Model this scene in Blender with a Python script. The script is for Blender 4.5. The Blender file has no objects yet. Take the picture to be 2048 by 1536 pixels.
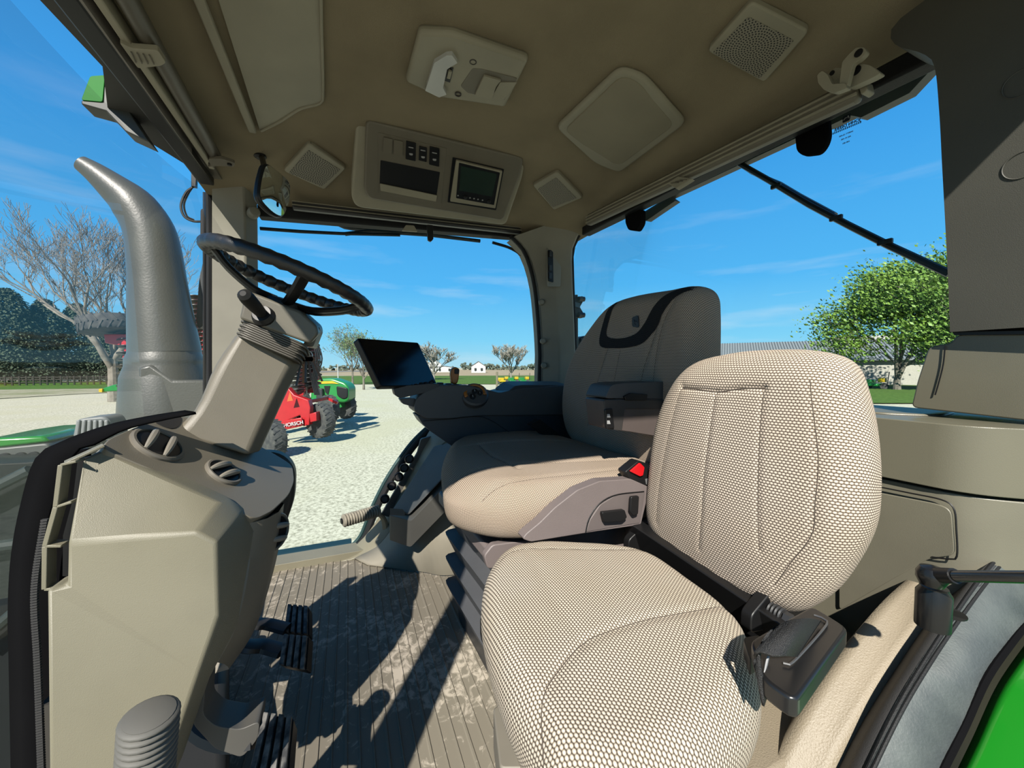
import bpy, bmesh, math, random
from mathutils import Vector, Matrix, noise
from mathutils.bvhtree import BVHTree
random.seed(7)
S = bpy.context.scene
COL = S.collection
R = math.radians
# ---------------------------------------------------------------- camera
YAW, PIT, FPX = R(23), math.atan(33/770), 770.0
CAM = Vector((0, 0, .88))
fw = Vector((math.cos(PIT)*math.cos(YAW), -math.cos(PIT)*math.sin(YAW), -math.sin(PIT)))
rt = Vector((-math.sin(YAW), -math.cos(YAW), 0))
upv = rt.cross(fw)
cd = bpy.data.cameras.new('camera'); cd.sensor_width = 36; cd.lens = FPX/2048*36; cd.clip_start = .02; cd.clip_end = 3000
cam = bpy.data.objects.new('camera', cd); COL.objects.link(cam)
cam.matrix_world = Matrix(((rt.x, upv.x, -fw.x, CAM.x), (rt.y, upv.y, -fw.y, CAM.y), (rt.z, upv.z, -fw.z, CAM.z), (0, 0, 0, 1)))
S.camera = cam
# ---------------------------------------------------------------- world, sun, exposure
S.view_settings.view_transform = 'Standard'; S.view_settings.look = 'None'
S.view_settings.exposure = 0.0; S.view_settings.gamma = 1; S.view_settings.use_curve_mapping = False
SUNDIR = Vector((1.0, -.66, -1.0)).normalized()
sl = bpy.data.lights.new('sun', 'SUN'); sl.energy = 11.5; sl.angle = R(.55); sl.color = (1, .95, .85)
so = bpy.data.objects.new('sun', sl); COL.objects.link(so); so.rotation_euler = SUNDIR.to_track_quat('-Z', 'Y').to_euler(); so.location = (-4, 4, 8)
W = bpy.data.worlds.new('sky'); S.world = W; W.use_nodes = True
nt = W.node_tree; nt.nodes.clear()
def wn(t, **k):
    n = nt.nodes.new(t)
    for a, b in k.items(): setattr(n, a, b)
    return n
tc = wn('ShaderNodeTexCoord'); sep = wn('ShaderNodeSeparateXYZ'); nt.links.new(tc.outputs['Generated'], sep.inputs[0])
ramp = wn('ShaderNodeValToRGB'); nt.links.new(sep.outputs['Z'], ramp.inputs[0])
e = ramp.color_ramp.elements
e[0].position = 0.0; e[0].color = (.42, .76, .92, 1)
e[1].position = 1.0; e[1].color = (.045, .16, .42, 1)
for p, c in ((.07, (.24, .68, .98)), (.2, (.10, .50, .96)), (.42, (.055, .37, .86)), (.6, (.045, .25, .60))):
    q = e.new(p); q.color = (*c, 1)
mp = wn('ShaderNodeMapping'); mp.inputs['Scale'].default_value = (1.2, 1.2, 9); nt.links.new(tc.outputs['Generated'], mp.inputs[0])
ns = wn('ShaderNodeTexNoise'); ns.inputs['Scale'].default_value = 2.2; ns.inputs['Detail'].default_value = 6; ns.inputs['Roughness'].default_value = .55
nt.links.new(mp.outputs[0], ns.inputs[0])
cr_ = wn('ShaderNodeMapRange'); cr_.inputs[1].default_value = .53; cr_.inputs[2].default_value = .85; cr_.inputs[4].default_value = .55
nt.links.new(ns.outputs[0], cr_.inputs[0])
mk = wn('ShaderNodeMapRange'); mk.inputs[1].default_value = .5; mk.inputs[2].default_value = .12; nt.links.new(sep.outputs['Z'], mk.inputs[0])
mu = wn('ShaderNodeMath', operation='MULTIPLY'); nt.links.new(cr_.outputs[0], mu.inputs[0]); nt.links.new(mk.outputs[0], mu.inputs[1])
mx = wn('ShaderNodeMixRGB'); nt.links.new(mu.outputs[0], mx.inputs[0]); nt.links.new(ramp.outputs[0], mx.inputs[1]); mx.inputs[2].default_value = (.8, .88, .95, 1)
bg = wn('ShaderNodeBackground'); bg.inputs[1].default_value = 1.0; nt.links.new(mx.outputs[0], bg.inputs[0])
wo = wn('ShaderNodeOutputWorld'); nt.links.new(bg.outputs[0], wo.inputs[0])
# ---------------------------------------------------------------- measuring: where the sight line of a picture point meets a real plane
def ray(px, py): return fw*FPX + rt*(px-1024) - upv*(py-768)
def on(ax, v, px, py):
    d = ray(px, py); return CAM + d*((v-CAM[ax])/d[ax])
def PX(v, *ps): return [on(0, v, *p) for p in ps]
def PY(v, *ps): return [on(1, v, *p) for p in ps]
def PZ(v, *ps): return [on(2, v, *p) for p in ps]
def ceil_z(x, y):
    u = min(1, abs((x-.98)/1.0)); v = min(1, abs((y+.33)/.86))
    return 1.575 + .15*(1-u**3)*(1-v**3)
def oc(px, py, off=0):
    d = ray(px, py).normalized(); lo = .2; t = .2
    while t < 5:
        p = CAM + d*t
        if p.z > ceil_z(p.x, p.y)-off: break
        t += .004
    return CAM + d*(t-.002)
# ---------------------------------------------------------------- materials
MATS = {}; KA = .5
def mat(name, color, rough=.6, metal=0, noise_s=0, noise_a=0, bump=0, bump_s=200, spec=.5, color2=None, coat=0, detail=4):
    if name in MATS: return MATS[name]
    if metal < .5: color = tuple(c*KA for c in color); color2 = tuple(c*KA for c in color2) if color2 else None
    m = bpy.data.materials.new(name); m.use_nodes = True; t = m.node_tree; b = t.nodes['Principled BSDF']
    b.inputs['Base Color'].default_value = (*color, 1); b.inputs['Roughness'].default_value = rough; b.inputs['Metallic'].default_value = metal
    b.inputs['Specular IOR Level'].default_value = spec; b.inputs['Coat Weight'].default_value = coat
    co = t.nodes.new('ShaderNodeTexCoord')
    n = t.nodes.new('ShaderNodeTexNoise'); n.inputs['Scale'].default_value = noise_s or 6; n.inputs['Detail'].default_value = detail
    t.links.new(co.outputs['Object'], n.inputs[0])
    mxn = t.nodes.new('ShaderNodeMixRGB'); c2 = color2 or tuple(c*(1-(noise_a or .12)) for c in color)
    mxn.inputs[1].default_value = (*color, 1); mxn.inputs[2].default_value = (*c2, 1)
    r = t.nodes.new('ShaderNodeMapRange'); r.inputs[1].default_value = .38; r.inputs[2].default_value = .66
    t.links.new(n.outputs[0], r.inputs[0]); t.links.new(r.outputs[0], mxn.inputs[0]); t.links.new(mxn.outputs[0], b.inputs['Base Color'])
    if bump:
        n2 = t.nodes.new('ShaderNodeTexNoise'); n2.inputs['Scale'].default_value = bump_s; n2.inputs['Detail'].default_value = 2
        t.links.new(co.outputs['Object'], n2.inputs[0])
        bp = t.nodes.new('ShaderNodeBump'); bp.inputs['Strength'].default_value = bump; bp.inputs['Distance'].default_value = .0015
        t.links.new(n2.outputs[0], bp.inputs['Height']); t.links.new(bp.outputs[0], b.inputs['Normal'])
    MATS[name] = m; return m
def weave(name, light, dark, w=.0054, h=.0037, bump=.7):
    light = [c*KA for c in light]; dark = [c*KA for c in dark]
    m = bpy.data.materials.new(name); m.use_nodes = True; t = m.node_tree; b = t.nodes['Principled BSDF']
    uv = t.nodes.new('ShaderNodeUVMap'); uv.uv_map = 'UVMap'
    wob = t.nodes.new('ShaderNodeTexNoise'); wob.inputs['Scale'].default_value = 14; t.links.new(uv.outputs[0], wob.inputs[0])
    vm = t.nodes.new('ShaderNodeVectorMath'); vm.operation = 'MULTIPLY_ADD'; vm.inputs[1].default_value = (.004, .004, 0)
    t.links.new(wob.outputs['Color'], vm.inputs[0]); t.links.new(uv.outputs[0], vm.inputs[2])
    def Mt(op, a, b_=None, c=None):
        n = t.nodes.new('ShaderNodeMath'); n.operation = op
        for i, q in enumerate((a, b_, c)):
            if q is None: continue
            if isinstance(q, (int, float)): n.inputs[i].default_value = q
            else: t.links.new(q, n.inputs[i])
        return n.outputs[0]
    sp = t.nodes.new('ShaderNodeSeparateXYZ'); t.links.new(vm.outputs[0], sp.inputs[0])
    ry = Mt('DIVIDE', sp.outputs[1], h); row = Mt('FLOOR', ry); par = Mt('MULTIPLY', Mt('MODULO', Mt('ABSOLUTE', row), 2), .5)
    rx = Mt('ADD', Mt('DIVIDE', sp.outputs[0], w), par)
    fx = Mt('SUBTRACT', Mt('FRACT', rx), .5); fy = Mt('SUBTRACT', Mt('FRACT', ry), .5)
    dd = Mt('SQRT', Mt('ADD', Mt('MULTIPLY', fx, fx), Mt('MULTIPLY', Mt('MULTIPLY', fy, fy), 1.15)))
    rp = t.nodes.new('ShaderNodeValToRGB'); t.links.new(dd, rp.inputs[0]); el = rp.color_ramp.elements
    el[0].position = .20; el[0].color = (*[min(1, c*1.32) for c in light], 1); el[1].position = .56; el[1].color = (*dark, 1)
    q_ = el.new(.32); q_.color = (*[c*.86 for c in light], 1); q_ = el.new(.47); q_.color = (*[c*.42 for c in light], 1)
    ln = t.nodes.new('ShaderNodeTexNoise'); ln.inputs['Scale'].default_value = 5; ln.inputs['Detail'].default_value = 5; t.links.new(uv.outputs[0], ln.inputs[0])
    mm = t.nodes.new('ShaderNodeMixRGB'); mm.blend_type = 'MULTIPLY'; r = t.nodes.new('ShaderNodeMapRange'); r.inputs[1].default_value = .35; r.inputs[2].default_value = .75; r.inputs[4].default_value = .5
    t.links.new(ln.outputs[0], r.inputs[0]); t.links.new(r.outputs[0], mm.inputs[0]); t.links.new(rp.outputs[0], mm.inputs[1]); mm.inputs[2].default_value = (.86, .80, .68, 1)
    t.links.new(mm.outputs[0], b.inputs['Base Color']); b.inputs['Roughness'].default_value = .9; b.inputs['Specular IOR Level'].default_value = .15
    bp = t.nodes.new('ShaderNodeBump'); bp.invert = True; bp.inputs['Strength'].default_value = bump; bp.inputs['Distance'].default_value = .0012
    t.links.new(dd, bp.inputs['Height']); t.links.new(bp.outputs[0], b.inputs['Normal'])
    return m
def glass(name, tint, refl=.5):
    m = bpy.data.materials.new(name); m.use_nodes = True; t = m.node_tree; t.nodes.clear()
    tr = t.nodes.new('ShaderNodeBsdfTransparent'); tr.inputs[0].default_value = (*tint, 1)
    gl = t.nodes.new('ShaderNodeBsdfGlossy'); gl.inputs['Roughness'].default_value = .02; gl.inputs[0].default_value = (.8, .9, .9, 1)
    lw = t.nodes.new('ShaderNodeFresnel'); lw.inputs[0].default_value = 1.3
    ml = t.nodes.new('ShaderNodeMath'); ml.operation = 'MULTIPLY'; ml.inputs[1].default_value = refl; t.links.new(lw.outputs[0], ml.inputs[0])
    # thin film of dust
    df = t.nodes.new('ShaderNodeBsdfDiffuse'); df.inputs[0].default_value = (.8, .8, .75, 1)
    co = t.nodes.new('ShaderNodeTexCoord'); n = t.nodes.new('ShaderNodeTexNoise'); n.inputs['Scale'].default_value = 3; n.inputs['Detail'].default_value = 8
    t.links.new(co.outputs['Object'], n.inputs[0]); r = t.nodes.new('ShaderNodeMapRange'); r.inputs[1].default_value = .45; r.inputs[2].default_value = .8; r.inputs[3].default_value = .0; r.inputs[4].default_value = .006
    t.links.new(n.outputs[0], r.inputs[0])
    a = t.nodes.new('ShaderNodeMixShader'); t.links.new(r.outputs[0], a.inputs[0]); t.links.new(tr.outputs[0], a.inputs[1]); t.links.new(df.outputs[0], a.inputs[2])
    x = t.nodes.new('ShaderNodeMixShader'); t.links.new(ml.outputs[0], x.inputs[0]); t.links.new(a.outputs[0], x.inputs[1]); t.links.new(gl.outputs[0], x.inputs[2])
    o = t.nodes.new('ShaderNodeOutputMaterial'); t.links.new(x.outputs[0], o.inputs[0]); return m
BEIGE = mat('beige_plastic', (.31, .287, .20), .5, bump=.25, bump_s=900)
BEIGE2 = mat('beige_soft_panel', (.36, .30, .215), .55, bump=.6, bump_s=420)
OLIVE = mat('taupe_console_plastic', (.20, .187, .135), .36, bump=.15, bump_s=900)
TRIMB = mat('pillar_plastic', (.29, .275, .215), .6, bump=.2, bump_s=900)
CEIL = mat('headliner_fabric', (.42, .35, .23), .95, bump=1.0, bump_s=1300, spec=.1)
CPL = mat('ceiling_plastic', (.42, .385, .28), .6, bump=.2, bump_s=900)
CPLD = mat('ceiling_console_face', (.20, .175, .125), .55, bump=.2, bump_s=900)
MATTE = mat('matte_black_seal', (.008, .008, .009), .95, spec=.03)
GREYP = mat('seat_shell_plastic', (.22, .18, .175), .55, bump=.3, bump_s=700)
DGREY = mat('armrest_plastic', (.085, .083, .083), .5, bump=.2, bump_s=900)
DGREY2 = mat('armrest_lower_plastic', (.04, .045, .055), .5, bump=.2, bump_s=900)
BLACK = mat('black_plastic', (.012, .012, .013), .42, spec=.3)
RUBBER = mat('black_rubber', (.02, .021, .023), .62, bump=.4, bump_s=500, spec=.2)
BELLOW = mat('grey_bellows_rubber', (.09, .092, .10), .6, bump=.3, bump_s=300)
GREEN = mat('green_paint', (.012, .27, .018), .22, coat=.6, noise_a=.06, noise_s=2)
GREEN2 = mat('green_tractor_paint', (.02, .30, .05), .35, coat=.3)
YELLOW = mat('yellow_paint', (.80, .55, .02), .4)
RED = mat('red_paint', (.62, .015, .02), .4, coat=.2)
REDB = mat('red_release_button', (.75, .01, .015), .35)
ORANGE = mat('orange_plastic', (.62, .20, .02), .4)
METAL = mat('bare_metal', (.5, .5, .5), .35, 1)
DMETAL = mat('dark_painted_metal', (.06, .06, .062), .4, .3)
STACKM = mat('exhaust_grey_paint', (.11, .115, .10), .42, coat=.2, bump=.4, bump_s=120)
WHITE = mat('white_print', (.75, .75, .75), .6)
GREYIC = mat('icon_print', (.45, .45, .45), .6)
SCREEN = mat('dark_screen_glass', (.004, .005, .008), .12)
LCD = mat('radio_display', (.035, .06, .045), .2)
CLEAR = mat('lamp_lens', (.65, .65, .62), .15)
TYRE = mat('tyre_rubber', (.05, .052, .055), .85, color2=(.11, .11, .10), noise_s=8)
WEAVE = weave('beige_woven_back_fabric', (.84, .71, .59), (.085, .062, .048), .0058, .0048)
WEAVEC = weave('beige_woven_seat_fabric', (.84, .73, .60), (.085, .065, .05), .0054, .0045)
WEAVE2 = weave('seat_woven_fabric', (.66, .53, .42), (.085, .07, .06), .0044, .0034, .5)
WEAVED = weave('dark_band_fabric', (.035, .035, .037), (.012, .012, .012), .004, .003)
GLASSF = glass('windshield_glass', (.88, .87, .88), .07)
GLASS = glass('clear_glass', (.95, .98, .98), .22)
MIRROR = mat('mirror_glass', (.75, .8, .8), .03, 1)
# ---------------------------------------------------------------- mesh helpers
def smooth_mesh(me, ang=35):
    for p in me.polygons: p.use_smooth = True
    try: me.set_sharp_from_angle(angle=R(ang))
    except Exception: pass
def obj(name, bm, m, parent=None, bevel=0, seg=2, solid=0, sub=0, ang=35, keep=False):
    bmesh.ops.recalc_face_normals(bm, faces=bm.faces) if not keep else None
    me = bpy.data.meshes.new(name); bm.to_mesh(me); bm.free()
    smooth_mesh(me, ang)
    for mm in (m if isinstance(m, (list, tuple)) else [m]): me.materials.append(mm)
    o = bpy.data.objects.new(name, me); COL.objects.link(o)
    if parent: o.parent = parent
    if solid:
        q = o.modifiers.new('solid', 'SOLIDIFY'); q.thickness = solid; q.offset = 0
    if bevel:
        q = o.modifiers.new('bevel', 'BEVEL'); q.width = bevel; q.segments = seg; q.limit_method = 'ANGLE'; q.angle_limit = R(28); q.harden_normals = False
    if sub:
        q = o.modifiers.new('sub', 'SUBSURF'); q.levels = sub; q.render_levels = sub
    return o
def tag(o, label=None, cat=None, group=None, kind=None):
    if label: o['label'] = label
    if cat: o['category'] = cat
    if group: o['group'] = group
    if kind: o['kind'] = kind
    return o
def thing(name, label, cat, group=None, loc=(0, 0, 0)):
    o = bpy.data.objects.new(name, None); o.empty_display_size = .05; COL.objects.link(o); return tag(o, label, cat, group)
def struct(o, label=None, cat=None): return tag(o, label, cat, kind='structure')
def B(): return bmesh.new()
def cr(pts, n, closed=False):
    P = [Vector(p) for p in pts]; L = len(P); out = []
    segs = L if closed else L-1
    # chord-length resample of a Catmull-Rom curve
    dense = []
    for i in range(segs):
        p0 = P[(i-1) % L] if (closed or i > 0) else P[0]*2-P[1]
        p1 = P[i]; p2 = P[(i+1) % L]; p3 = P[(i+2) % L] if (closed or i+2 < L) else P[-1]*2-P[-2]
        for k in range(24):
            t = k/24; dense.append(.5*((2*p1)+(p2-p0)*t+(2*p0-5*p1+4*p2-p3)*t*t+(3*p1-p0-3*p2+p3)*t**3))
    dense.append(P[0].copy() if closed else P[-1].copy())
    D = [0]
    for a, b in zip(dense, dense[1:]): D.append(D[-1]+(b-a).length)
    T = D[-1]; j = 0
    cnt = n if closed else n-1
    for i in range(n):
        s = T*i/cnt
        while j < len(D)-2 and D[j+1] < s: j += 1
        k = (s-D[j])/max(1e-9, D[j+1]-D[j]); out.append(dense[j].lerp(dense[j+1], min(1, max(0, k))))
    return out
def rnd(pts, r, n=4):
    P = [Vector(p) for p in pts]; out = []
    for i, p in enumerate(P):
        a = P[i-1]-p; b = P[(i+1) % len(P)]-p
        rr = r[i] if isinstance(r, (list, tuple)) else r
        ra = min(rr, a.length*.48); rb = min(rr, b.length*.48)
        if rr <= 0: out.append(p); continue
        A = p+a.normalized()*ra; Bq = p+b.normalized()*rb
        for k in range(n+1):
            t = k/n; out.append(A*(1-t)**2+p*2*t*(1-t)+Bq*t*t)
    return out
def slab(bm, pts, vec):
    vec = Vector(vec); a = [bm.verts.new(p) for p in pts]; b = [bm.verts.new(Vector(p)+vec) for p in pts]
    bm.faces.new(a); bm.faces.new(b[::-1]); n = len(a)
    for i in range(n): bm.faces.new((a[i], b[i], b[(i+1) % n], a[(i+1) % n]))
def box(bm, c, s, rot=None):
    c = Vector(c); vs = []
    for x in (-.5, .5):
        for y in (-.5, .5):
            for z in (-.5, .5):
                v = Vector((x*s[0], y*s[1], z*s[2]))
                if rot is not None: v = rot @ v
                vs.append(bm.verts.new(c+v))
    for f in ((0, 1, 3, 2), (4, 6, 7, 5), (0, 4, 5, 1), (2, 3, 7, 6), (0, 2, 6, 4), (1, 5, 7, 3)): bm.faces.new([vs[i] for i in f])
def tube(bm, pts, rad, n=12, closed=False, cap=True, flat=1):
    P = [Vector(p) for p in pts]; L = len(P); rings = []
    prev = None
    for i, p in enumerate(P):
        if closed: t = (P[(i+1) % L]-P[i-1]).normalized()
        else: t = (P[min(i+1, L-1)]-P[max(i-1, 0)]).normalized()
        if prev is None:
            ref = Vector((0, 0, 1)) if abs(t.z) < .9 else Vector((1, 0, 0)); x = t.cross(ref).normalized()
        else: x = (prev-t*prev.dot(t)).normalized()
        prev = x; y = t.cross(x)
        r = rad[i] if isinstance(rad, (list, tuple)) else rad
        rings.append([bm.verts.new(p+(x*math.cos(2*math.pi*k/n)+y*flat*math.sin(2*math.pi*k/n))*r) for k in range(n)])
    m = L if closed else L-1
    for i in range(m):
        a, b = rings[i], rings[(i+1) % L]
        for k in range(n): bm.faces.new((a[k], a[(k+1) % n], b[(k+1) % n], b[k]))
    if cap and not closed: bm.faces.new(rings[0][::-1]); bm.faces.new(rings[-1])
def lathe(bm, c, axis, prof, n=24):
    c = Vector(c); a = Vector(axis).normalized(); ref = Vector((0, 0, 1)) if abs(a.z) < .9 else Vector((1, 0, 0)); x = a.cross(ref).normalized(); y = a.cross(x)
    rings = [[bm.verts.new(c+a*h+(x*math.cos(2*math.pi*k/n)+y*math.sin(2*math.pi*k/n))*max(r, 1e-4)) for k in range(n)] for r, h in prof]
    for p, q in zip(rings, rings[1:]):
        for k in range(n): bm.faces.new((p[k], p[(k+1) % n], q[(k+1) % n], q[k]))
    bm.faces.new(rings[0][::-1]); bm.faces.new(rings[-1])
def strip(lines, n=24, curve=True):
    bm = B(); L = [cr(l, n) if curve else l for l in lines]
    V = [[bm.verts.new(p) for p in l] for l in L]
    for a, b in zip(V, V[1:]):
        for i in range(len(a)-1): bm.faces.new((a[i], a[i+1], b[i+1], b[i]))
    return bm
def bar(bm, a, b, w, h, up=(0, 0, 1)):
    a = Vector(a); b = Vector(b); t = (b-a).normalized(); s = t.cross(Vector(up)).normalized(); u = s.cross(t)
    pts = [a+s*x*w/2+u*y*h/2 for x, y in ((-1, -1), (1, -1), (1, 1), (-1, 1))]; slab(bm, pts, b-a)
def text_mesh(name, body, size, origin, U, V, m, parent=None, ext=.0005, mirror=False, align='CENTER', bold=0):
    cu = bpy.data.curves.new('t', 'FONT'); cu.body = body; cu.size = size; cu.align_x = align; cu.align_y = 'CENTER'; cu.extrude = ext; cu.offset = bold
    t = bpy.data.objects.new('t', cu); COL.objects.link(t); bpy.context.view_layer.update()
    me = bpy.data.meshes.new_from_object(t.evaluated_get(bpy.context.evaluated_depsgraph_get())); bpy.data.objects.remove(t)
    U = Vector(U).normalized(); V = Vector(V); V = (V-U*V.dot(U)).normalized(); N = U.cross(V)
    for v in me.vertices:
        x = -v.co.x if mirror else v.co.x
        v.co = Vector(origin)+U*x+V*v.co.y+N*v.co.z
    me.materials.append(m); o = bpy.data.objects.new(name, me); COL.objects.link(o)
    if parent: o.parent = parent
    return o
def pillow(name, outline, O, U, V, N, T, m, parent, relief=None, edge=.16, M=360, K=70, bulge=.02, backf=.5):
    O, U, V, N = Vector(O), Vector(U), Vector(V), Vector(N)
    ol = cr([(a, b, 0) for a, b in outline], M, True)
    c = sum(ol, Vector())/M; bm = B(); rings = []; uvs = {}
    prof = []
    for k in range(K):                          # front face
        s = .01+(1-edge-.01)*(k/(K-1)); prof.append((s, T/2, s, 1))
    E = 14
    for k in range(1, E):                       # rounded side
        a = math.pi*k/E; prof.append((1-edge+edge*math.sin(a) if a < math.pi/2 else 1-edge*backf+edge*backf*math.sin(a), T/2*math.cos(a), 1-edge+edge*3.3*(k/E), 0))
    for k in range(4): prof.append((1-edge*backf-(.97-edge*backf)*k/3, -T/2, 1.4-.3*k, 0))
    lay = None
    for s, w, us, fr in prof:
        row = []
        for p in ol:
            q = c+(p-c)*s; off = w
            if w > -T/2+1e-6:
                fade = max(0, w/(T/2)); off += bulge*(1-s*s)*fade
                if relief: off += relief(q.x, q.y)*fade
            v = bm.verts.new(O+U*q.x+V*q.y+N*off); uq = c+(p-c)*us; uvs[v] = (uq.x, uq.y); row.append(v)
        rings.append(row)
    for a, b in zip(rings, rings[1:]):
        for i in range(M): bm.faces.new((a[i], a[(i+1) % M], b[(i+1) % M], b[i]))
    bm.faces.new(rings[0]); bm.faces.new(rings[-1][::-1])
    uvl = bm.loops.layers.uv.new('UVMap')
    for f in bm.faces:
        for l in f.loops: l[uvl].uv = uvs[l.vert]
    bmesh.ops.recalc_face_normals(bm, faces=bm.faces)
    tree = BVHTree.FromBMesh(bm)
    o = obj(name, bm, m, parent, ang=80)
    def seam(pts, r=.0012, mm=None, nm='seam', n=60, off=-.0004):
        q = []
        for p in cr([(a, b, 0) for a, b in pts], n):
            st = O+U*p.x+V*p.y+N*(T+.2); h = tree.ray_cast(st, -N)
            if h[0]: q.append(h[0]+N*off)
        if len(q) > 2:
            b2 = B(); tube(b2, q, r, 6); return obj(nm, b2, mm or SEAM, o)
    return o, seam
SEAM = mat('seam_thread', (.11, .085, .065), .9)
def groove(d, s): return lambda x: -d*math.exp(-(x/s)**2)
def dist_poly(px, py, pts):
    best = 9
    for (a, b), (c, d) in zip(pts, pts[1:]):
        vx, vy = c-a, d-b; t = max(0, min(1, ((px-a)*vx+(py-b)*vy)/(vx*vx+vy*vy+1e-12)))
        best = min(best, math.hypot(px-a-vx*t, py-b-vy*t))
    return best
# ================================================================ CAB SHELL
# floor mat (ribbed along X), worn and dusty
def floor_mat():
    m = bpy.data.materials.new('worn_ribbed_floor_mat'); m.use_nodes = True; t = m.node_tree; b = t.nodes['Principled BSDF']
    co = t.nodes.new('ShaderNodeTexCoord')
    n = t.nodes.new('ShaderNodeTexNoise'); n.inputs['Scale'].default_value = 26; n.inputs['Detail'].default_value = 10; n.inputs['Roughness'].default_value = .65; n.inputs['Distortion'].default_value = 1.2
    t.links.new(co.outputs['Object'], n.inputs[0])
    n2 = t.nodes.new('ShaderNodeTexNoise'); n2.inputs['Scale'].default_value = 2.6; n2.inputs['Detail'].default_value = 3; t.links.new(co.outputs['Object'], n2.inputs[0])
    ad = t.nodes.new('ShaderNodeMath'); ad.operation = 'MULTIPLY_ADD'; ad.inputs[1].default_value = .6; t.links.new(n2.outputs[0], ad.inputs[0]); t.links.new(n.outputs[0], ad.inputs[2])
    r = t.nodes.new('ShaderNodeMapRange'); r.inputs[1].default_value = .84; r.inputs[2].default_value = .96; t.links.new(ad.outputs[0], r.inputs[0])
    mx = t.nodes.new('ShaderNodeMixRGB'); mx.inputs[1].default_value = (.13, .115, .088, 1); mx.inputs[2].default_value = (.30, .265, .215, 1)
    t.links.new(r.outputs[0], mx.inputs[0]); t.links.new(mx.outputs[0], b.inputs['Base Color']); b.inputs['Roughness'].default_value = .75
    return m
FLOORM = floor_mat()
bm = B(); box(bm, (1.05, -.25, -.03), (1.95, 1.75, .05))
struct(obj('floor', bm, FLOORM))
bm = B()
for i in range(34):
    y = .38-i*.030; w = .0028 if i % 3 else .0055
    a = on(2, .0, 560+0*i, 1140); x0, x1 = .42, 1.93-max(0, .18*(-.05-y) if y < -.05 else 0)
    if y < -.52: break
    slab(bm, [(x0, y-w, -.006), (x0, y+w, -.006), (x0, y+w*.4, -.002), (x0, y-w*.4, -.002)], (x1-x0, 0, 0))
rr = obj('trim_1', bm, FLOORM); struct(rr)
# raised mat kerb at the door side of the seats and far edge
bm = B(); slab(bm, rnd([(2.0, .45, -.01), (2.0, -.02, -.01), (1.90, -.12, -.01), (1.90, .45, -.01)], .01), (0, 0, .035)); struct(obj('trim_2', bm, BEIGE, bevel=.008))
# sill outside of the right window
bm = B(); slab(bm, [(2.00, .5, -.03), (2.09, .5, -.03), (2.09, 0.0, -.03), (2.00, 0.0, -.03)], (0, 0, .045))
struct(obj('trim_3', bm, mat('teal_black_sill', (.02, .06, .065), .5), bevel=.006))
# ceiling
bm = B(); NX, NY = 60, 50; V = []
for i in range(NX+1):
    V.append([bm.verts.new((x, y, ceil_z(x, y))) for j in range(NY+1) for x, y in [(-.01+1.98*i/NX, -1.18+1.69*j/NY)]])
for i in range(NX):
    for j in range(NY): bm.faces.new((V[i][j], V[i][j+1], V[i+1][j+1], V[i+1][j]))
c = obj('ceiling', bm, CEIL, keep=True, ang=80); struct(c)
bm = B(); slab(bm, rnd([(-.03, -1.28, 1.74), (2.08, -1.28, 1.74), (2.08, .54, 1.74), (-.03, .54, 1.74)], .12), (0, 0, .12)); box(bm, (.01, -.3, 1.66), (.05, 1.7, .2))
struct(obj('trim_4', bm, GREEN))      # unseen outer roof, added above the ceiling to block the light
# right wall glass
bm = B(); slab(bm, [(2.03, .56, -.02), (2.03, -1.05, -.02), (2.03, -1.05, 1.60), (2.03, .56, 1.60)], (.005, 0, 0)); struct(obj('window_2', bm, GLASS))
# rear glass
bm = B(); slab(bm, [(.30, -1.20, .74), (1.98, -1.20, .74), (1.98, -1.20, 1.60), (.30, -1.20, 1.60)], (0, -.005, 0)); struct(obj('window_3', bm, GLASS))
bm = B(); slab(bm, [(.9, .46, -.02), (1.98, .46, -.02), (1.98, .46, .16), (.9, .46, .30)], (0, .04, 0)); struct(obj('wall_front', bm, mat('firewall_dark', (.06, .055, .045), .7)))
# windshield, gently bowed
bm = strip([[(.05, .50, z), (.6, .57, z), (1.2, .60, z), (1.7, .58, z), (1.98, .53, z)] for z in (-.3, .2, .8, 1.3, 1.60)], 24); struct(obj('window_1', bm, GLASSF))
# right front pillar
def pillar(name, L, Rr, m=TRIMB, bevel=.012):   # L,Rr lists of bottom->top points for left and right edges
    bm = B(); a = [bm.verts.new(p) for p in L]; b = [bm.verts.new(p) for p in Rr]
    back = [bm.verts.new(Vector(p)+Vector((.09, .0, 0))) for p in L]; back2 = [bm.verts.new(Vector(p)+Vector((.09, 0, 0))) for p in Rr]
    for i in range(len(a)-1):
        bm.faces.new((a[i], a[i+1], b[i+1], b[i])); bm.faces.new((back[i], back2[i], back2[i+1], back[i+1]))
        bm.faces.new((a[i], back[i], back[i+1], a[i+1])); bm.faces.new((b[i], b[i+1], back2[i+1], back2[i]))
    bm.faces.new((a[0], b[0], back2[0], back[0])); bm.faces.new((a[-1], back[-1], back2[-1], b[-1]))
    return obj(name, bm, m, bevel=bevel, seg=3)
Lp = [on(0, 1.96, 424, y) for y in (1120, 900, 700)]+[on(0, 1.95, 424, 540), on(0, 1.92, 424, 430), on(0, 1.86, 424, 352)]
Mp = [on(0, 1.94, 491, y) for y in (1120, 900, 700)]+[on(0, 1.93, 491, 540), on(0, 1.90, 490, 430), on(0, 1.84, 486, 360)]
Rp = [on(0, 1.98, 517, y) for y in (1120, 900, 700)]+[on(0, 1.98, 516, 540), on(0, 1.96, 515, 430), on(0, 1.9, 512, 368)]
bm = strip([Lp, Mp, Rp, [p+Vector((.09, 0.02, 0)) for p in Rp], [p+Vector((.09, 0.02, 0)) for p in Lp], Lp], 20)
struct(obj('trim_5', bm, TRIMB, bevel=.006))
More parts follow.
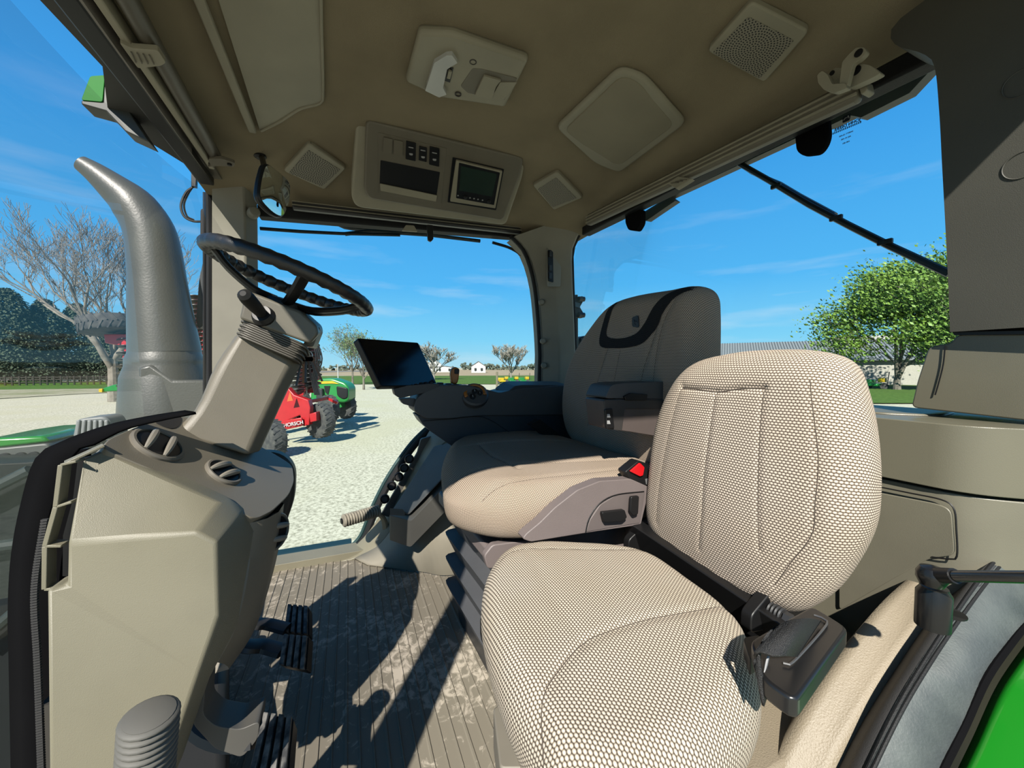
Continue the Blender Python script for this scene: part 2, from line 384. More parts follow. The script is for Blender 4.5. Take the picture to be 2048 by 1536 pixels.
bm = B(); tube(bm, cr([on(0, 1.97, 419, y) for y in (1000, 800, 600, 450)]+[on(0, 1.93, 417, 360)], 30), .012, 8); tube(bm, [on(0, 1.99, 409, y) for y in (900, 500, 385)], .006, 8)
struct(obj('trim_6', bm, RUBBER))
# right rear pillar
Ls = [(1.95, 1086, 770), (1.95, 1087, 700), (1.95, 1080, 600), (1.93, 1071, 545), (1.90, 1055, 500), (1.84, 1030, 472)]
Ms = [(1.88, 1118, 775), (1.88, 1118, 700), (1.88, 1113, 600), (1.86, 1110, 545), (1.84, 1102, 500), (1.80, 1098, 448)]
Rs = [(1.86, 1152, 775), (1.86, 1151, 700), (1.85, 1147, 600), (1.83, 1145, 545), (1.81, 1146, 495), (1.74, 1168, 450)]
g = lambda q: [on(0, a, b, c) for a, b, c in q]
low = lambda L, s: [Vector((L[0].x, L[0].y, .05))]+L
Lq, Mq, Rq = low(g(Ls), 0), low(g(Ms), 0), low(g(Rs), 0)
bm = strip([Lq, Mq, Rq, [p+Vector((.14, -.06, 0)) for p in Rq], [p+Vector((.12, 0, 0)) for p in Lq], Lq], 26, True)
struct(obj('trim_7', bm, TRIMB, bevel=.008))
bm = B()
tube(bm, cr([p+Vector((.02, .014, 0)) for p in Lq], 30)[6:], .011, 8)
tube(bm, cr([p+Vector((.02, -.012, 0)) for p in Rq], 30)[8:], .010, 8)
struct(obj('trim_8', bm, RUBBER))
# pillar bolt caps
for i, (x, y) in enumerate(((1086, 553), (1086, 604), (1089, 682), (1091, 731))):
    t = B(); p = on(0, 1.925, x, y); lathe(t, p+Vector((.02, 0, 0)), (-.9, .45, 0), [(.017, 0), (.017, .016), (.013, .024), (.003, .026)], 16)
    tag(obj('bolt_cap', t, TRIMB), ['round beige bolt cap on the right rear pillar, highest of four', 'round beige bolt cap, second from top on right rear pillar', 'round beige bolt cap, third from top on right rear pillar', 'round beige bolt cap lowest on the right rear pillar'][i], 'cap', 'bolt caps on the right rear pillar')
t = B(); p = on(0, 1.89, 503, 424); lathe(t, p+Vector((.02, 0, 0)), (-1, -.4, 0), [(.022, 0), (.022, .03), (.016, .038), (.003, .04)], 20)
tag(obj('bolt_cap', t, TRIMB), 'round beige cap on front pillar below the convex mirror', 'cap')
# latch recess in pillar
t = thing('pillar_latch', 'black latch recess set in top of right rear pillar', 'latch')
bm = B(); slab(bm, rnd([on(0, 1.845, *q) for q in ((1094, 492), (1124, 490), (1121, 573), (1095, 573))], .01), (.004, 0, 0)); obj('bezel', bm, TRIMB, t)
bm = B(); slab(bm, rnd([on(0, 1.840, *q) for q in ((1096, 500), (1106, 500), (1107, 565), (1097, 562))], .006), (.006, 0, 0)); obj('slot', bm, BLACK, t)
for yy in (508, 536, 552): bm = B(); box(bm, on(0, 1.836, 1101, yy), (.01, .014, .03)); obj('hook', bm, DMETAL, t)
# window top rails -------- right side
def rail(name, a, b, secs, parent=None):
    """bars running a->b; secs = (offset vector, w, h, mat)"""
    pass
ax = Vector((1.96, .50, 1.545)); 
def pl(*q): return [on(*v) for v in q]
# right rail (black seal + ribbed blind slat)
r0, r1 = on(0, 1.95, 515, 425), on(0, 1.93, 1055, 473)
bm = B(); bar(bm, r0+Vector((.03, 0, .012)), r1+Vector((.03, 0, .015)), .06, .05); struct(obj('trim_9', bm, RUBBER, bevel=.006))
t = thing('side_window_blind', 'rolled dark blind above right side window with a beige pull tab', 'window blind')
d0, d1 = on(0, 1.885, 585, 411), on(0, 1.885, 1040, 462)
bm = B(); bar(bm, d0, d1, .03, .035); obj('cassette', bm, DMETAL, t, bevel=.006)
bm = B()
for k in range(2): bar(bm, d0+Vector((-.018, 0, .012-.014*k)), d1+Vector((-.018, 0, .012-.014*k)), .004, .003)
obj('slat', bm, CPL, t)
p = on(0, 1.86, 820, 459); bm = B(); slab(bm, rnd([on(0, 1.865, *q) for q in ((812, 450), (828, 451), (835, 463), (804, 461))], .004), (.012, 0, 0)); obj('pull_tab', bm, CPL, t, bevel=.002)
bm = B(); slab(bm, rnd([on(0, 1.85, *q) for q in ((854, 449), (866, 450), (867, 478), (862, 483), (856, 480))], .004), (.015, 0, 0)); tag(obj('blind_catch', bm, BLACK, bevel=.002), 'small black catch hanging at middle of right window top rail', 'catch')
# rear rail
q0, q1 = on(1, -1.12, 1165, 462), on(1, -1.12, 1860, 112)
bm = B(); bar(bm, q0+Vector((0, -.02, .0)), q1+Vector((-.3, -.02, 0)), .05, .045); struct(obj('trim_10', bm, RUBBER, bevel=.006))
t = thing('rear_window_blind', 'long ribbed beige roller blind along top of rear window', 'window blind')
a, b = on(1, -1.05, 1178, 441), on(1, -1.05, 1722, 178)
dz = Vector((0, 0, -.012))
bm = B(); bar(bm, a, b, .03, .05); obj('cassette', bm, CPLD, t, bevel=.008)
bm = B()
for k in range(3): bar(bm, a+Vector((0, .017, .012-.013*k)), b+Vector((0, .017, .012-.013*k)), .005, .005)
obj('rib', bm, CPL, t)
bm = B(); s = [on(1, -1.02, *q) for q in ((1334, 366), (1356, 352), (1384, 357), (1352, 377))]; slab(bm, s, (0, -.015, -.004)); pt = obj('pull_tab', bm, CPL, t, bevel=.002)
bm = B()
for k in range(3): bar(bm, on(1, -1.018, 1342+9*k, 366-3*k), on(1, -1.018, 1357+8*k, 365-3*k), .003, .002)
obj('grip_rib', bm, CPLD, pt)
bm = B(); slab(bm, rnd([on(1, -1.04, *q) for q in ((1715, 168), (1730, 160), (1735, 180), (1722, 190))], .004), (0, -.03, 0)); obj('end_cap', bm, CPL, t, bevel=.003)
# outer rear visor (grey sheet beyond the glass)
bm = B(); slab(bm, [on(1, -1.25, *q) for q in ((1275, 432), (1292, 442), (1350, 402), (1340, 395), (1610, 268), (1658, 252), (1702, 231), (1722, 235), (1819, 186), (1866, 135), (1780, 150), (1500, 290))], (0, -.03, 0))
struct(obj('trim_11', bm, mat('grey_roof_panel', (.13, .13, .12), .6)))
# rear left pillar
Lc = [on(1, -1.02, *q) for q in ((1900, 664), (1896, 560), (1890, 440), (1884, 330), (1878, 220), (1868, 130), (1842, 106), (1795, 92), (1780, 70), (1795, 42), (1850, 0))]
Rc = [Vector((.02, -1.0, p.z)) for p in Lc]; Rc[-1].x = .05
bm = strip([Lc, Rc, [p+Vector((0, -.12, 0)) for p in Rc], [p+Vector((0, -.12, 0)) for p in Lc], Lc], 40)
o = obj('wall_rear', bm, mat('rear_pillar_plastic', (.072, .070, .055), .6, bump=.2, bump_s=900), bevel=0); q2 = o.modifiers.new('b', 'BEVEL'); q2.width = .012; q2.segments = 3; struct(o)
for i, (x, y) in enumerate(((2040, 165), (2040, 330))):
    t = B(); pc = on(1, -1.0145, x+4, y); tube(t, [pc+Vector((.021*math.cos(a), .0, .021*math.sin(a))) for a in [2*math.pi*k/40 for k in range(40)]], .0011, 6, closed=True)
    tag(obj('plug_cover', t, mat('rear_plug_plastic', (.062, .060, .047), .6)), ['round flush plug cover on left rear pillar, the upper', 'round flush plug cover on left rear pillar, the lower'][i], 'cover', 'plug covers on the left rear pillar')
# windshield rails (front top)
def zl(z, *q): return [on(2, z, *p) for p in q]
def ext(a, b, k=.6): return a+(a-b)*k
a, b = zl(1.57, (143, 0), (414, 362)); bm = B(); bar(bm, ext(a, b), b, .045, .03); struct(obj('trim_12', bm, BLACK, bevel=.005))
a, b = zl(1.572, (168, 0), (408, 340)); bm = B(); bar(bm, ext(a, b), b, .012, .03); struct(obj('trim_13', bm, mat('greyish_trim', (.30, .27, .24), .5)))
a, b = zl(1.60, (193, 0), (428, 352)); bm = B(); bar(bm, ext(a, b), b, .05, .02); struct(obj('trim_14', bm, CPLD))
t = thing('windshield_blind', 'rolled olive blind along the top of the windshield with pull tab', 'window blind')
a, b = zl(1.575, (205, 0), (424, 330)); bm = B(); bar(bm, ext(a, b), b, .016, .03); obj('slat', bm, CPL, t, bevel=.003)
a, b = zl(1.585, (256, 0), (428, 308)); bm = B(); tube(bm, [ext(a, b), b], .019, 20); obj('roller', bm, mat('blind_roller', (.12, .105, .075), .45), t)
bm = B(); slab(bm, rnd(zl(1.553, (238, 84), (264, 97), (316, 101), (332, 126), (322, 132), (276, 137)), .006), (0, 0, .012)); pt = obj('pull_tab', bm, CPL, t, bevel=.003)
bm = B()
for k in range(4): bar(bm, on(2, 1.551, 262+12*k, 104+2*k), on(2, 1.551, 272+12*k, 126+k), .002, .002)
obj('grip_rib', bm, CPLD, pt)
bm = B(); slab(bm, rnd(zl(1.56, (418, 318), (445, 318), (470, 326), (468, 334), (440, 332), (414, 334)), .008), (0, 0, .01)); bk = obj('end_bracket', bm, CPLD, t, bevel=.003)
bm = B(); lathe(bm, on(2, 1.558, 459, 329), (0, 0, -1), [(.007, -.002), (.007, .003), (.002, .004)], 12); obj('screw', bm, BLACK, bk)
# outer roof overhang in front and its work lamp
a = zl(1.60, (89, 10), (205, 133)); a2 = zl(1.60, (126, 0), (414, 362))
bm = B(); slab(bm, [a2[0]+(a2[0]-a2[1])*.6, a[0]+(a[0]-a[1])*1.2]+zl(1.60, (205, 133), (215, 215), (298, 284), (376, 332), (414, 362)), (0, 0, .10)); struct(obj('trim_15', bm, mat('roof_underside', (.06, .06, .055), .7)))
t = thing('corner_work_lamp', 'dark roof corner lamp with bright green cap outside the windshield', 'lamp')
ps = [on(0, 1.45, *q) for q in ((180, 152), (210, 150), (205, 204), (162, 200))]
bm = B(); slab(bm, rnd(ps, .006), (.06, 0, 0)); obj('cap', bm, mat('bright_green_cap', (.01, .24, .02), .6, spec=.2), t, bevel=.004)
ps = [on(0, 1.452, *q) for q in ((208, 140), (270, 240), (300, 285), (250, 262), (212, 222), (162, 208), (162, 200), (206, 204))]
bm = B(); slab(bm, ps, (.06, 0, 0)); obj('housing', bm, mat('lamp_housing', (.05, .055, .05), .5), t, bevel=.003)
# ---------------------------------------------------------------- ceiling fittings
def cpoly(pts, off=0): return [oc(x, y, off) for x, y in pts]
def cnorm(p): 
    e = .01; return Vector(((ceil_z(p.x+e, p.y)-ceil_z(p.x-e, p.y))/(2*e), (ceil_z(p.x, p.y+e)-ceil_z(p.x, p.y-e))/(2*e), -1)).normalized()
def cplate(name, pts, h, m, parent=None, r=.02, bevel=.006, off=0, seg=3, planar=False):
    ps = rnd(cpoly(pts, off), r); n = cnorm(sum(ps, Vector())/len(ps))
    if planar: c_ = sum(ps, Vector())/len(ps); ps = [p-n*(p-c_).dot(n) for p in ps]; h += .004
    bm = B(); slab(bm, [p-n*.004 for p in ps], n*(h+.004)); return obj(name, bm, m, parent, bevel=bevel, seg=seg), n
# roof hatch recess
t = thing('roof_hatch_panel', 'large smooth ceiling panel above steering wheel with a curved end', 'ceiling panel')
o, n = cplate('panel', [(418, -60), (520, 262), (560, 240), (600, 215), (645, 205), (641, -60)], .004, CPL, t, r=.01)
bm = B(); ps = cpoly([(505, 262), (375, -60)], .012); bar(bm, ps[0], ps[1], .022, .016); obj('edge_rail', bm, CPL, t, bevel=.004)
bm = B(); tube(bm, cr(cpoly([(522, 262), (560, 243), (600, 218), (640, 206), (646, 180), (643, 60), (641, -60)], .006), 40), .004, 8); obj('lip', bm, CPL, t)
# speakers
def perforated():
    m = bpy.data.materials.new('perforated_grille'); m.use_nodes = True; t = m.node_tree; b = t.nodes['Principled BSDF']
    uv = t.nodes.new('ShaderNodeUVMap'); uv.uv_map = 'UVMap'; v = t.nodes.new('ShaderNodeVectorMath'); v.operation = 'LENGTH'; t.links.new(uv.outputs[0], v.inputs[0])
    sp = t.nodes.new('ShaderNodeSeparateXYZ'); t.links.new(uv.outputs[0], sp.inputs[0])
    def M(op, a, b_=None, c=None):
        n = t.nodes.new('ShaderNodeMath'); n.operation = op
        for i, q in enumerate((a, b_, c)):
            if q is None: continue
            if isinstance(q, (int, float)): n.inputs[i].default_value = q
            else: t.links.new(q, n.inputs[i])
        return n.outputs[0]
    dr = .0062
    ring = M('ROUND', M('DIVIDE', v.outputs['Value'], dr)); ddr = M('SUBTRACT', v.outputs['Value'], M('MULTIPLY', ring, dr))
    ang = M('ARCTAN2', sp.outputs[1], sp.outputs[0]); cnt = M('MAXIMUM', M('MULTIPLY', ring, 6), 1)
    a = M('MULTIPLY', M('ADD', M('DIVIDE', ang, 2*math.pi), M('MULTIPLY', ring, .137)), cnt); fr = M('SUBTRACT', a, M('ROUND', a))
    da = M('DIVIDE', M('MULTIPLY', fr, M('MULTIPLY', v.outputs['Value'], 2*math.pi)), cnt)
    d = M('SQRT', M('ADD', M('MULTIPLY', da, da), M('MULTIPLY', ddr, ddr))); hole = M('LESS_THAN', d, .0019)
    mx = t.nodes.new('ShaderNodeMixRGB'); t.links.new(hole, mx.inputs[0]); mx.inputs[1].default_value = (.17, .155, .118, 1); mx.inputs[2].default_value = (.004, .004, .004, 1)
    t.links.new(mx.outputs[0], b.inputs['Base Color']); b.inputs['Roughness'].default_value = .7; return m
PERF = perforated()
def speaker(outer, inner, label, scale=1.0):
    t = thing('ceiling_speaker', label, 'speaker', 'ceiling speakers')
    o, n = cplate('bezel', outer, .010, CPL, t, r=.014, bevel=.006, planar=True)
    oc_ = rnd(cpoly(outer), .014); oc_ = sum(oc_, Vector())/len(oc_); c = sum(cpoly(inner), Vector())/4; c = c-n*(c-oc_).dot(n); ps = [p+n*0 for p in cpoly(inner, .0)]
    ps = rnd([p - n*((p-c).dot(n)) + n*.0150 for p in ps], .006, 3); bm = B(); U = (ps[len(ps)//4]-ps[0]).normalized(); Vv = n.cross(U)
    vs = [bm.verts.new(p) for p in ps]; f = bm.faces.new(vs); l = bm.loops.layers.uv.new('UVMap')
    for lp in f.loops: q = lp.vert.co-c; lp[l].uv = (q.dot(U)/scale, q.dot(Vv)/scale)
    r = bmesh.ops.extrude_face_region(bm, geom=[f]); 
    for v in [g for g in r['geom'] if isinstance(g, bmesh.types.BMVert)]: v.co -= n*.004
    obj('grille', bm, PERF, t)
speaker([(1505, -8), (1622, 50), (1530, 158), (1416, 92)], [(1500, 18), (1592, 66), (1522, 146), (1428, 92)], 'square perforated ceiling speaker at top right near coat hook')
speaker([(617, 280), (692, 330), (648, 374), (566, 335)], [(616, 292), (680, 332), (643, 366), (577, 338)], 'square perforated ceiling speaker between mirror and overhead console', 1.3)
speaker([(1115, 338), (1166, 390), (1108, 415), (1066, 365)], [(1113, 347), (1154, 390), (1106, 408), (1076, 372)], 'small perforated ceiling speaker right of the overhead console', 1.15)
# dome light
t = thing('dome_light_unit', 'beige ceiling light unit with clear angular lens and sensor recess', 'ceiling light')
o, n = cplate('base', [(838, 47), (905, 50), (1058, 104), (1010, 202), (880, 182), (811, 150)], .022, CPL, t, r=.012, bevel=.014)
def dm(pts, h0, h1, m, nm, par, bev=.002, r=.002):
    ps = cpoly(pts); ps = rnd([p+n*h0 for p in ps], r, 3); bm = B(); slab(bm, ps, n*(h1-h0)); return obj(nm, bm, m, par, bevel=bev)
dm([(893, 84), (904, 84), (915, 100), (894, 113), (886, 152), (893, 166), (878, 172), (850, 158), (868, 100)], .016, .034, CLEAR, 'lens', t, .004)
dm([(893, 115), (907, 118), (900, 148), (885, 143)], .02, .0245, BLACK, 'switch_slot', t)
dm([(897, 120), (904, 122), (900, 137), (893, 135)], .022, .030, CPL, 'switch', t)
for x, y in ((946, 106), (916, 173)):
    p = oc(x, y)+n*.02; bm = B(); lathe(bm, p, n, [(.010, 0), (.010, .004), (.007, .0045), (.007, .001)], 18); obj('button', bm, mat('dark_button', (.05, .04, .03), .6), t)
dm([(945, 118), (962, 120), (1035, 140), (1008, 186), (935, 170), (921, 156)], .018, .0235, CPLD, 'recess', t, .001, .006)
dm([(968, 130), (1002, 140), (992, 152), (984, 178), (950, 170)], .0235, .030, CPL, 'sensor_block', t)
dm([(1000, 146), (1034, 146), (1006, 184), (982, 178)], .0235, .027, CPL, 'hinged_flap', t)
# ceiling cover panel
t = thing('ceiling_cover', 'rectangular padded beige cover on ceiling right of dome light', 'ceiling panel')
cplate('cover', [(1240, 126), (1290, 142), (1375, 238), (1240, 340), (1190, 320), (1112, 248)], .016, CPL, t, r=.03, bevel=.012)
cplate('inset', [(1245, 138), (1280, 152), (1352, 238), (1240, 322), (1200, 304), (1130, 250)], .020, mat('cover_inset', (.36, .32, .22), .8, bump=.5, bump_s=1200), t, r=.03, bevel=.003)
# coat hook
t = thing('coat_hook', 'folding beige coat hook and bracket near the rear window blind', 'hook')
bm = B(); slab(bm, rnd([on(1, -.985, *q) for q in ((1698, 108), (1712, 95), (1728, 94), (1734, 104), (1722, 118), (1706, 128), (1694, 172), (1678, 170), (1684, 124))], .004), (0, -.012, 0)); obj('hook_arm', bm, CPL, t, bevel=.003)
bm = B(); slab(bm, rnd([on(1, -.98, *q) for q in ((1634, 150), (1644, 141), (1654, 148), (1664, 168), (1690, 166), (1694, 176), (1668, 186), (1648, 180), (1636, 166))], .004), (0, -.016, 0)); obj('hook_tip', bm, CPL, t, bevel=.003)
bm = B(); slab(bm, rnd([on(1, -1.01, *q) for q in ((1660, 150), (1668, 135), (1700, 138), (1718, 126), (1740, 130), (1762, 146), (1744, 156), (1700, 176), (1672, 172))], .006), (0, -.02, 0)); obj('mount', bm, CPL, t, bevel=.003)
for x, y, r, yy in ((1717, 106, .0075, -.984), (1712, 141, .009, -1.009), (1664, 146, .005, -1.009)):
    bm = B(); lathe(bm, on(1, yy, x, y), (0, 1, 0), [(r, -.003), (r, .001), (r*.4, .0015)], 16); obj('screw', bm, BLACK, t)
# convex mirror
t = thing('convex_mirror', 'black framed interior mirror hung from ceiling beside the front pillar', 'mirror')
mo = [(1.22, *q) for q in ((523, 318), (545, 328), (583, 362), (582, 405), (566, 438), (549, 430), (511, 398), (505, 360))]
pm = [on(0, 1.18+.0013*(q[0]-505), q[0], q[1]) for q in ((530, 322), (552, 338), (583, 364), (580, 405), (567, 438), (546, 430), (516, 398), (520, 360))]
nn = (pm[2]-pm[7]).cross(pm[5]-pm[0]).normalized()
if nn.dot(CAM-pm[0]) < 0: nn = -nn
ctr = sum(pm, Vector())/8; pm = [p-nn*((p-ctr).dot(nn)) for p in pm]
bm = B(); slab(bm, rnd(pm, .02), -nn*.02); obj('housing', bm, BLACK, t, bevel=.006)
bm = B(); ring = rnd([ctr+(p-ctr)*.93+nn*.0015 for p in pm], .02); cv = bm.verts.new(ctr+nn*.008); rr2 = [bm.verts.new(p) for p in ring]; md = [bm.verts.new(ctr+(p-ctr)*.5+nn*.006) for p in ring]
for i in range(len(ring)):
    j = (i+1) % len(ring); bm.faces.new((rr2[i], rr2[j], md[j], md[i])); bm.faces.new((md[i], md[j], cv))
obj('mirror_glass', bm, MIRROR, t, ang=60)
bm = B(); tube(bm, cr([oc(513, 308, -.01), oc(524, 316, .02), ctr-nn*.02], 12), .009, 10); obj('stem', bm, BLACK, t)
bm = B(); pb = oc(520, 312); lathe(bm, pb, (0, 0, -1), [(.02, -.005), (.02, .004), (.012, .01)], 16); obj('mount', bm, BLACK, t)
# overhead console
t = thing('overhead_console', 'angled beige ceiling console holding switches, dark shelf and radio', 'console')
def oh(x, y, o=0):   # sloping face plane through three measured points
    d = ray(x, y); A, Bq, Cq = on(0, 1.42, 728, 243), on(0, 1.42, 1048, 318), on(0, 1.72, 760, 415); nrm = (Bq-A).cross(Cq-A).normalized()
    if nrm.dot(d) > 0: nrm = -nrm
    A = A+nrm*o; return CAM+d*((A-CAM).dot(nrm)/d.dot(nrm)), nrm
def ohp(pts, o=0): return [oh(x, y, o)[0] for x, y in pts]
NR = oh(800, 350)[1]
bm = B(); slab(bm, rnd(ohp([(712, 240), (1050, 316), (1047, 350), (1012, 452), (712, 416), (702, 395)], -.012), .03), (.10, 0, .16)); obj('shell', bm, CPL, t, bevel=.02, seg=4)
bm = B(); slab(bm, rnd(ohp([(732, 240), (1048, 316), (1040, 352), (1005, 442), (738, 398), (728, 380)], .006), .02), -NR*.03); obj('fascia', bm, CPLD, t, bevel=.008, seg=3)
def ohs(pts, h0, h1, m, nm, par, bev=.002, r=.003): bm = B(); slab(bm, rnd(ohp(pts, h0), r, 3), NR*(h1-h0)); return obj(nm, bm, m, par, bevel=bev)
ohs([(756, 264), (894, 296), (892, 312), (882, 408), (757, 386)], .005, .0075, CPLD, 'panel', t)
ohs([(761, 320), (880, 344), (873, 392), (759, 368)], .0075, .0085, BLACK, 'shelf_opening', t)
ohs([(760, 366), (874, 390), (872, 402), (761, 380)], .0075, .012, CPL, 'shelf_lip', t)
for i, (x, y, w, h, m) in enumerate(((776, 290, 9, 15, CPLD), (797, 295, 9, 15, CPLD), (822, 301, 10, 18, BLACK), (846, 307, 8, 14, BLACK), (869, 312, 10, 18, BLACK))):
    k = .23; sw = ohs([(x-w, y-h-w*k), (x+w, y-h+w*k), (x+w-1, y+h+w*k), (x-w-1, y+h-w*k)], .0075, .012, m, 'switch' if i > 1 else 'blank_plug', t)
    if i > 1:
        ohs([(x-5, y-8), (x+5, y-6), (x+5, y-4), (x-5, y-6)], .012, .0125, GREYIC, 'icon', sw, 0)
        ohs([(x-4, y+5), (x+4, y+6), (x+3, y+10), (x-3, y+9)], .012, .0125, GREYIC, 'icon', sw, 0)
t = thing('radio', 'radio with green tinted display set in right half of overhead console', 'radio')
ohs([(905, 314), (1008, 338), (992, 420), (895, 404)], .0065, .009, BLACK, 'surround', t)
ohs([(912, 318), (1004, 340), (990, 414), (900, 400)], .009, .018, CPL, 'bezel', t, .004)
ohs([(918, 325), (1000, 345), (988, 410), (912, 396)], .018, .019, BLACK, 'face', t)
ohs([(922, 332), (994, 348), (984, 393), (918, 381)], .019, .0195, LCD, 'display', t, 0)
for i, x in enumerate((916, 931, 940, 948, 956, 965, 978)):
    y = 391+(x-916)*.19
    p = oh(x, y, .0193)[0]; bm = B(); r_ = .0075 if i in (1, 6) else .0032; lathe(bm, p, NR, [(r_, 0), (r_, .003 if r_ > .005 else .001), (r_*.8, .004 if r_ > .005 else .0012)], 14); obj('knob' if r_ > .005 else 'button', bm, BLACK if r_ > .005 else GREYIC, t)
# ================================================================ FRONT CONSOLE
def mesh_px(name, verts, faces, m, parent, bevel=0, seg=3, sub=0, ax=0, solid=0):
    bm = B(); vs = [bm.verts.new(v if isinstance(v, Vector) else on(ax, v[2], v[0], v[1])) for v in verts]
    for f in faces: bm.faces.new([vs[i] for i in f])
    return obj(name, bm, m, parent, bevel=bevel, seg=seg, sub=sub, solid=solid)
t = thing('front_console', 'tall beige steering console with round vents left of the floor', 'console')
FC = t
# faceted side panel facing the door
vt = [(165, 917, .80), (203, 899, .83), (330, 954, .83), (440, 1004, .83), (478, 1030, .84), (507, 1062, .87),           # 0-5 upper ridge
      (134, 1087, .765), (270, 1075, .755), (393, 1064, .755), (433, 1084, .755),                                       # 6-9 facet line
      (438, 1230, .745), (398, 1346, .735), (326, 1560, .72), (96, 1560, .72), (92, 1178, .75), (132, 1172, .76),       # 10-15
      (468, 1262, .80), (410, 1372, .77), (345, 1560, .76)]                                                             # 16-18
base = [on(0, v[2], v[0], v[1]) for v in vt]
fc = [(0, 1, 2, 7, 6), (2, 3, 8, 7), (3, 4, 9, 8), (4, 5, 9), (5, 16, 10, 9), (16, 17, 11, 10), (17, 18, 12, 11), (6, 7, 15), (7, 8, 9, 10, 15), (15, 10, 11, 14), (14, 11, 12, 13)]
back = {}
allv = list(base)
rim = [0, 1, 2, 3, 4, 5, 16, 17, 18, 12, 13, 14, 15, 6]
for i in rim: back[i] = len(allv); allv.append(base[i]+Vector((.035, 0, 0)))
fs = list(fc)
for a, b in zip(rim, rim[1:]+rim[:1]): fs.append((a, b, back[b], back[a]))
mesh_px('side_panel', allv, fs, BEIGE, t, bevel=.012, seg=4)
# louvred edge along windshield side
e1 = [on(0, .80, *q) for q in ((161, 920), (152, 1000), (132, 1087), (131, 1172))]
e2 = [on(0, .80, *q) for q in ((130, 927), (120, 1010), (99, 1087), (98, 1172))]
bm = B()
for (i, j) in ((0, 1), (1, 2), (2, 3)):
    bar(bm, e2[i], e2[j], .006, .022, (1, 0, 0))
for i, (a, b) in enumerate(zip(e1, e2)):
    bar(bm, a, b, .022, .004)
k1 = [on(0, .80, *q) for q in ((200, 899), (161, 920), (130, 927))]; bar(bm, on(0, .82, 208, 890), on(0, .80, 130, 926), .02, .004)
obj('slotted_edge', bm, BEIGE, t, bevel=.001)
bm = B(); slab(bm, [p+Vector((.03, 0, 0)) for p in e1]+[p+Vector((.03, 0, 0)) for p in e2[::-1]], (.01, 0, 0)); obj('slot_backing', bm, BLACK, t)
# dash top
tp = [(206, 893), (216, 878), (258, 860), (335, 829), (420, 842), (545, 905), (585, 930), (589, 962), (578, 990), (545, 1022), (508, 1040), (440, 1000), (330, 950), (215, 902)]
def plane3(A, Bq, Cq):
    n = (Bq-A).cross(Cq-A).normalized(); n = n if n.z > 0 else -n
    def f(x, y, o=0):
        d = ray(x, y); A2 = A+n*o; return CAM+d*((A2-CAM).dot(n)/d.dot(n))
    return f, n
tf, tn = plane3(on(0, .83, 215, 893), on(0, .865, 505, 1035), on(0, 1.02, 440, 892))
ptop = rnd([tf(*q) for q in tp], .02, 3)
bm = B(); slab(bm, ptop, -tn*.022); obj('top_cover', bm, mat('console_top_plastic', (.27, .24, .18), .42, bump=.2, bump_s=900), t, bevel=.009, seg=4)
# rear facing rounded side with vent
A_ = [on(0, .86, 508, 1046), on(0, .845, 503, 1110), on(0, .82, 492, 1190), on(0, .80, 474, 1262), on(0, .79, 445, 1320)]
B_ = [on(0, .93, 560, 1030), on(0, .93, 551, 1100), on(0, .92, 530, 1190), on(0, .90, 500, 1268), on(0, .88, 455, 1335)]
C_ = [on(0, 1.04, 585, 985), on(0, 1.04, 575, 1080), on(0, 1.02, 552, 1170), on(0, 1.0, 522, 1262), on(0, .98, 470, 1340)]
D_ = [p+Vector((.02, .2, 0)) for p in C_]
bm = strip([[q+Vector((.005, .05, 0)) for q in A_], A_, B_, C_, D_], 16); obj('rear_panel', bm, mat('console_rear_plastic', (.27, .24, .18), .5), t, sub=1, ang=80)
bm = B(); slab(bm, [(.90, .20, .40), (1.12, .20, .40), (1.12, .36, .36), (.90, .36, .36)], (0, 0, .24)); obj('light_block_core', bm, mat('light_block_dark', (.10, .09, .07), .6), t, bevel=.02)  # inner box added to block light and fill the hollow console
def vent(p, n, up, r, lab, ang=0, par=None):
    n = Vector(n).normalized(); U = Vector(up).cross(n).normalized(); Vv = n.cross(U)
    v = thing('air_vent', lab, 'air vent', 'round vents of the front console') if par is None else None
    root = B(); lathe(root, p-n*.004, n, [(r, 0), (r, .006), (r*.93, .009), (r*.84, .009), (r*.80, .004), (r*.80, .002)], 32)
    o = obj('air_vent', root, mat('vent_ring', (.24, .215, .17), .45), par)
    b = B(); lathe(b, p-n*.003, n, [(r*.80, .001), (r*.80, .0055), (r*.01, .0056)], 32); obj('dark_bowl', b, BLACK, o)
    for s in (-.34, .34):
        b = B(); pts = []
        for k in range(9):
            a = -1.25+2.5*k/8; pts.append(p+n*(.001+.010*math.cos(a)*(r/.04))+(U*math.cos(ang)+Vv*math.sin(ang))*(s*r)+(Vv*math.cos(ang)-U*math.sin(ang))*math.sin(a)*r*.80)
        tube(b, pts, [.002+.0035*math.sin(math.pi*k/8)+.001 for k in range(9)], 8); obj('louvre', b, mat('vent_louvre', (.34, .31, .25), .45), o)
    return o
vent(tf(317, 889, .002), tn, (0, 1, 0), .044, '', math.pi/2+.15, FC)
vent(tf(448, 944, .002), tn, (0, 1, 0), .036, '', math.pi/2-.5, FC)
pv = on(0, .955, 547, 1064); vent(pv+Vector((0, -.004, 0)), (-.55, -1, .0), (0, 0, 1), .040, '', math.pi/2-.3, FC)
# black flap behind the column (far side)
bm = B(); slab(bm, rnd([on(0, 1.16, *q) for q in ((560, 905), (590, 935), (588, 1000), (560, 1080), (500, 1080), (500, 905))], .03), (.05, 0, 0)); obj('lower_shroud', bm, mat('dark_shroud', (.05, .046, .04), .5), t, bevel=.01)
# cup recess on top by the windshield
bm = B(); slab(bm, cr([tf(*q) for q in ((308, 842), (345, 830), (362, 836), (358, 852), (340, 858))], 20, True), (0, 0, .0015)); obj('cup_recess', bm, mat('recess_dark', (.035, .03, .025), .6), t)
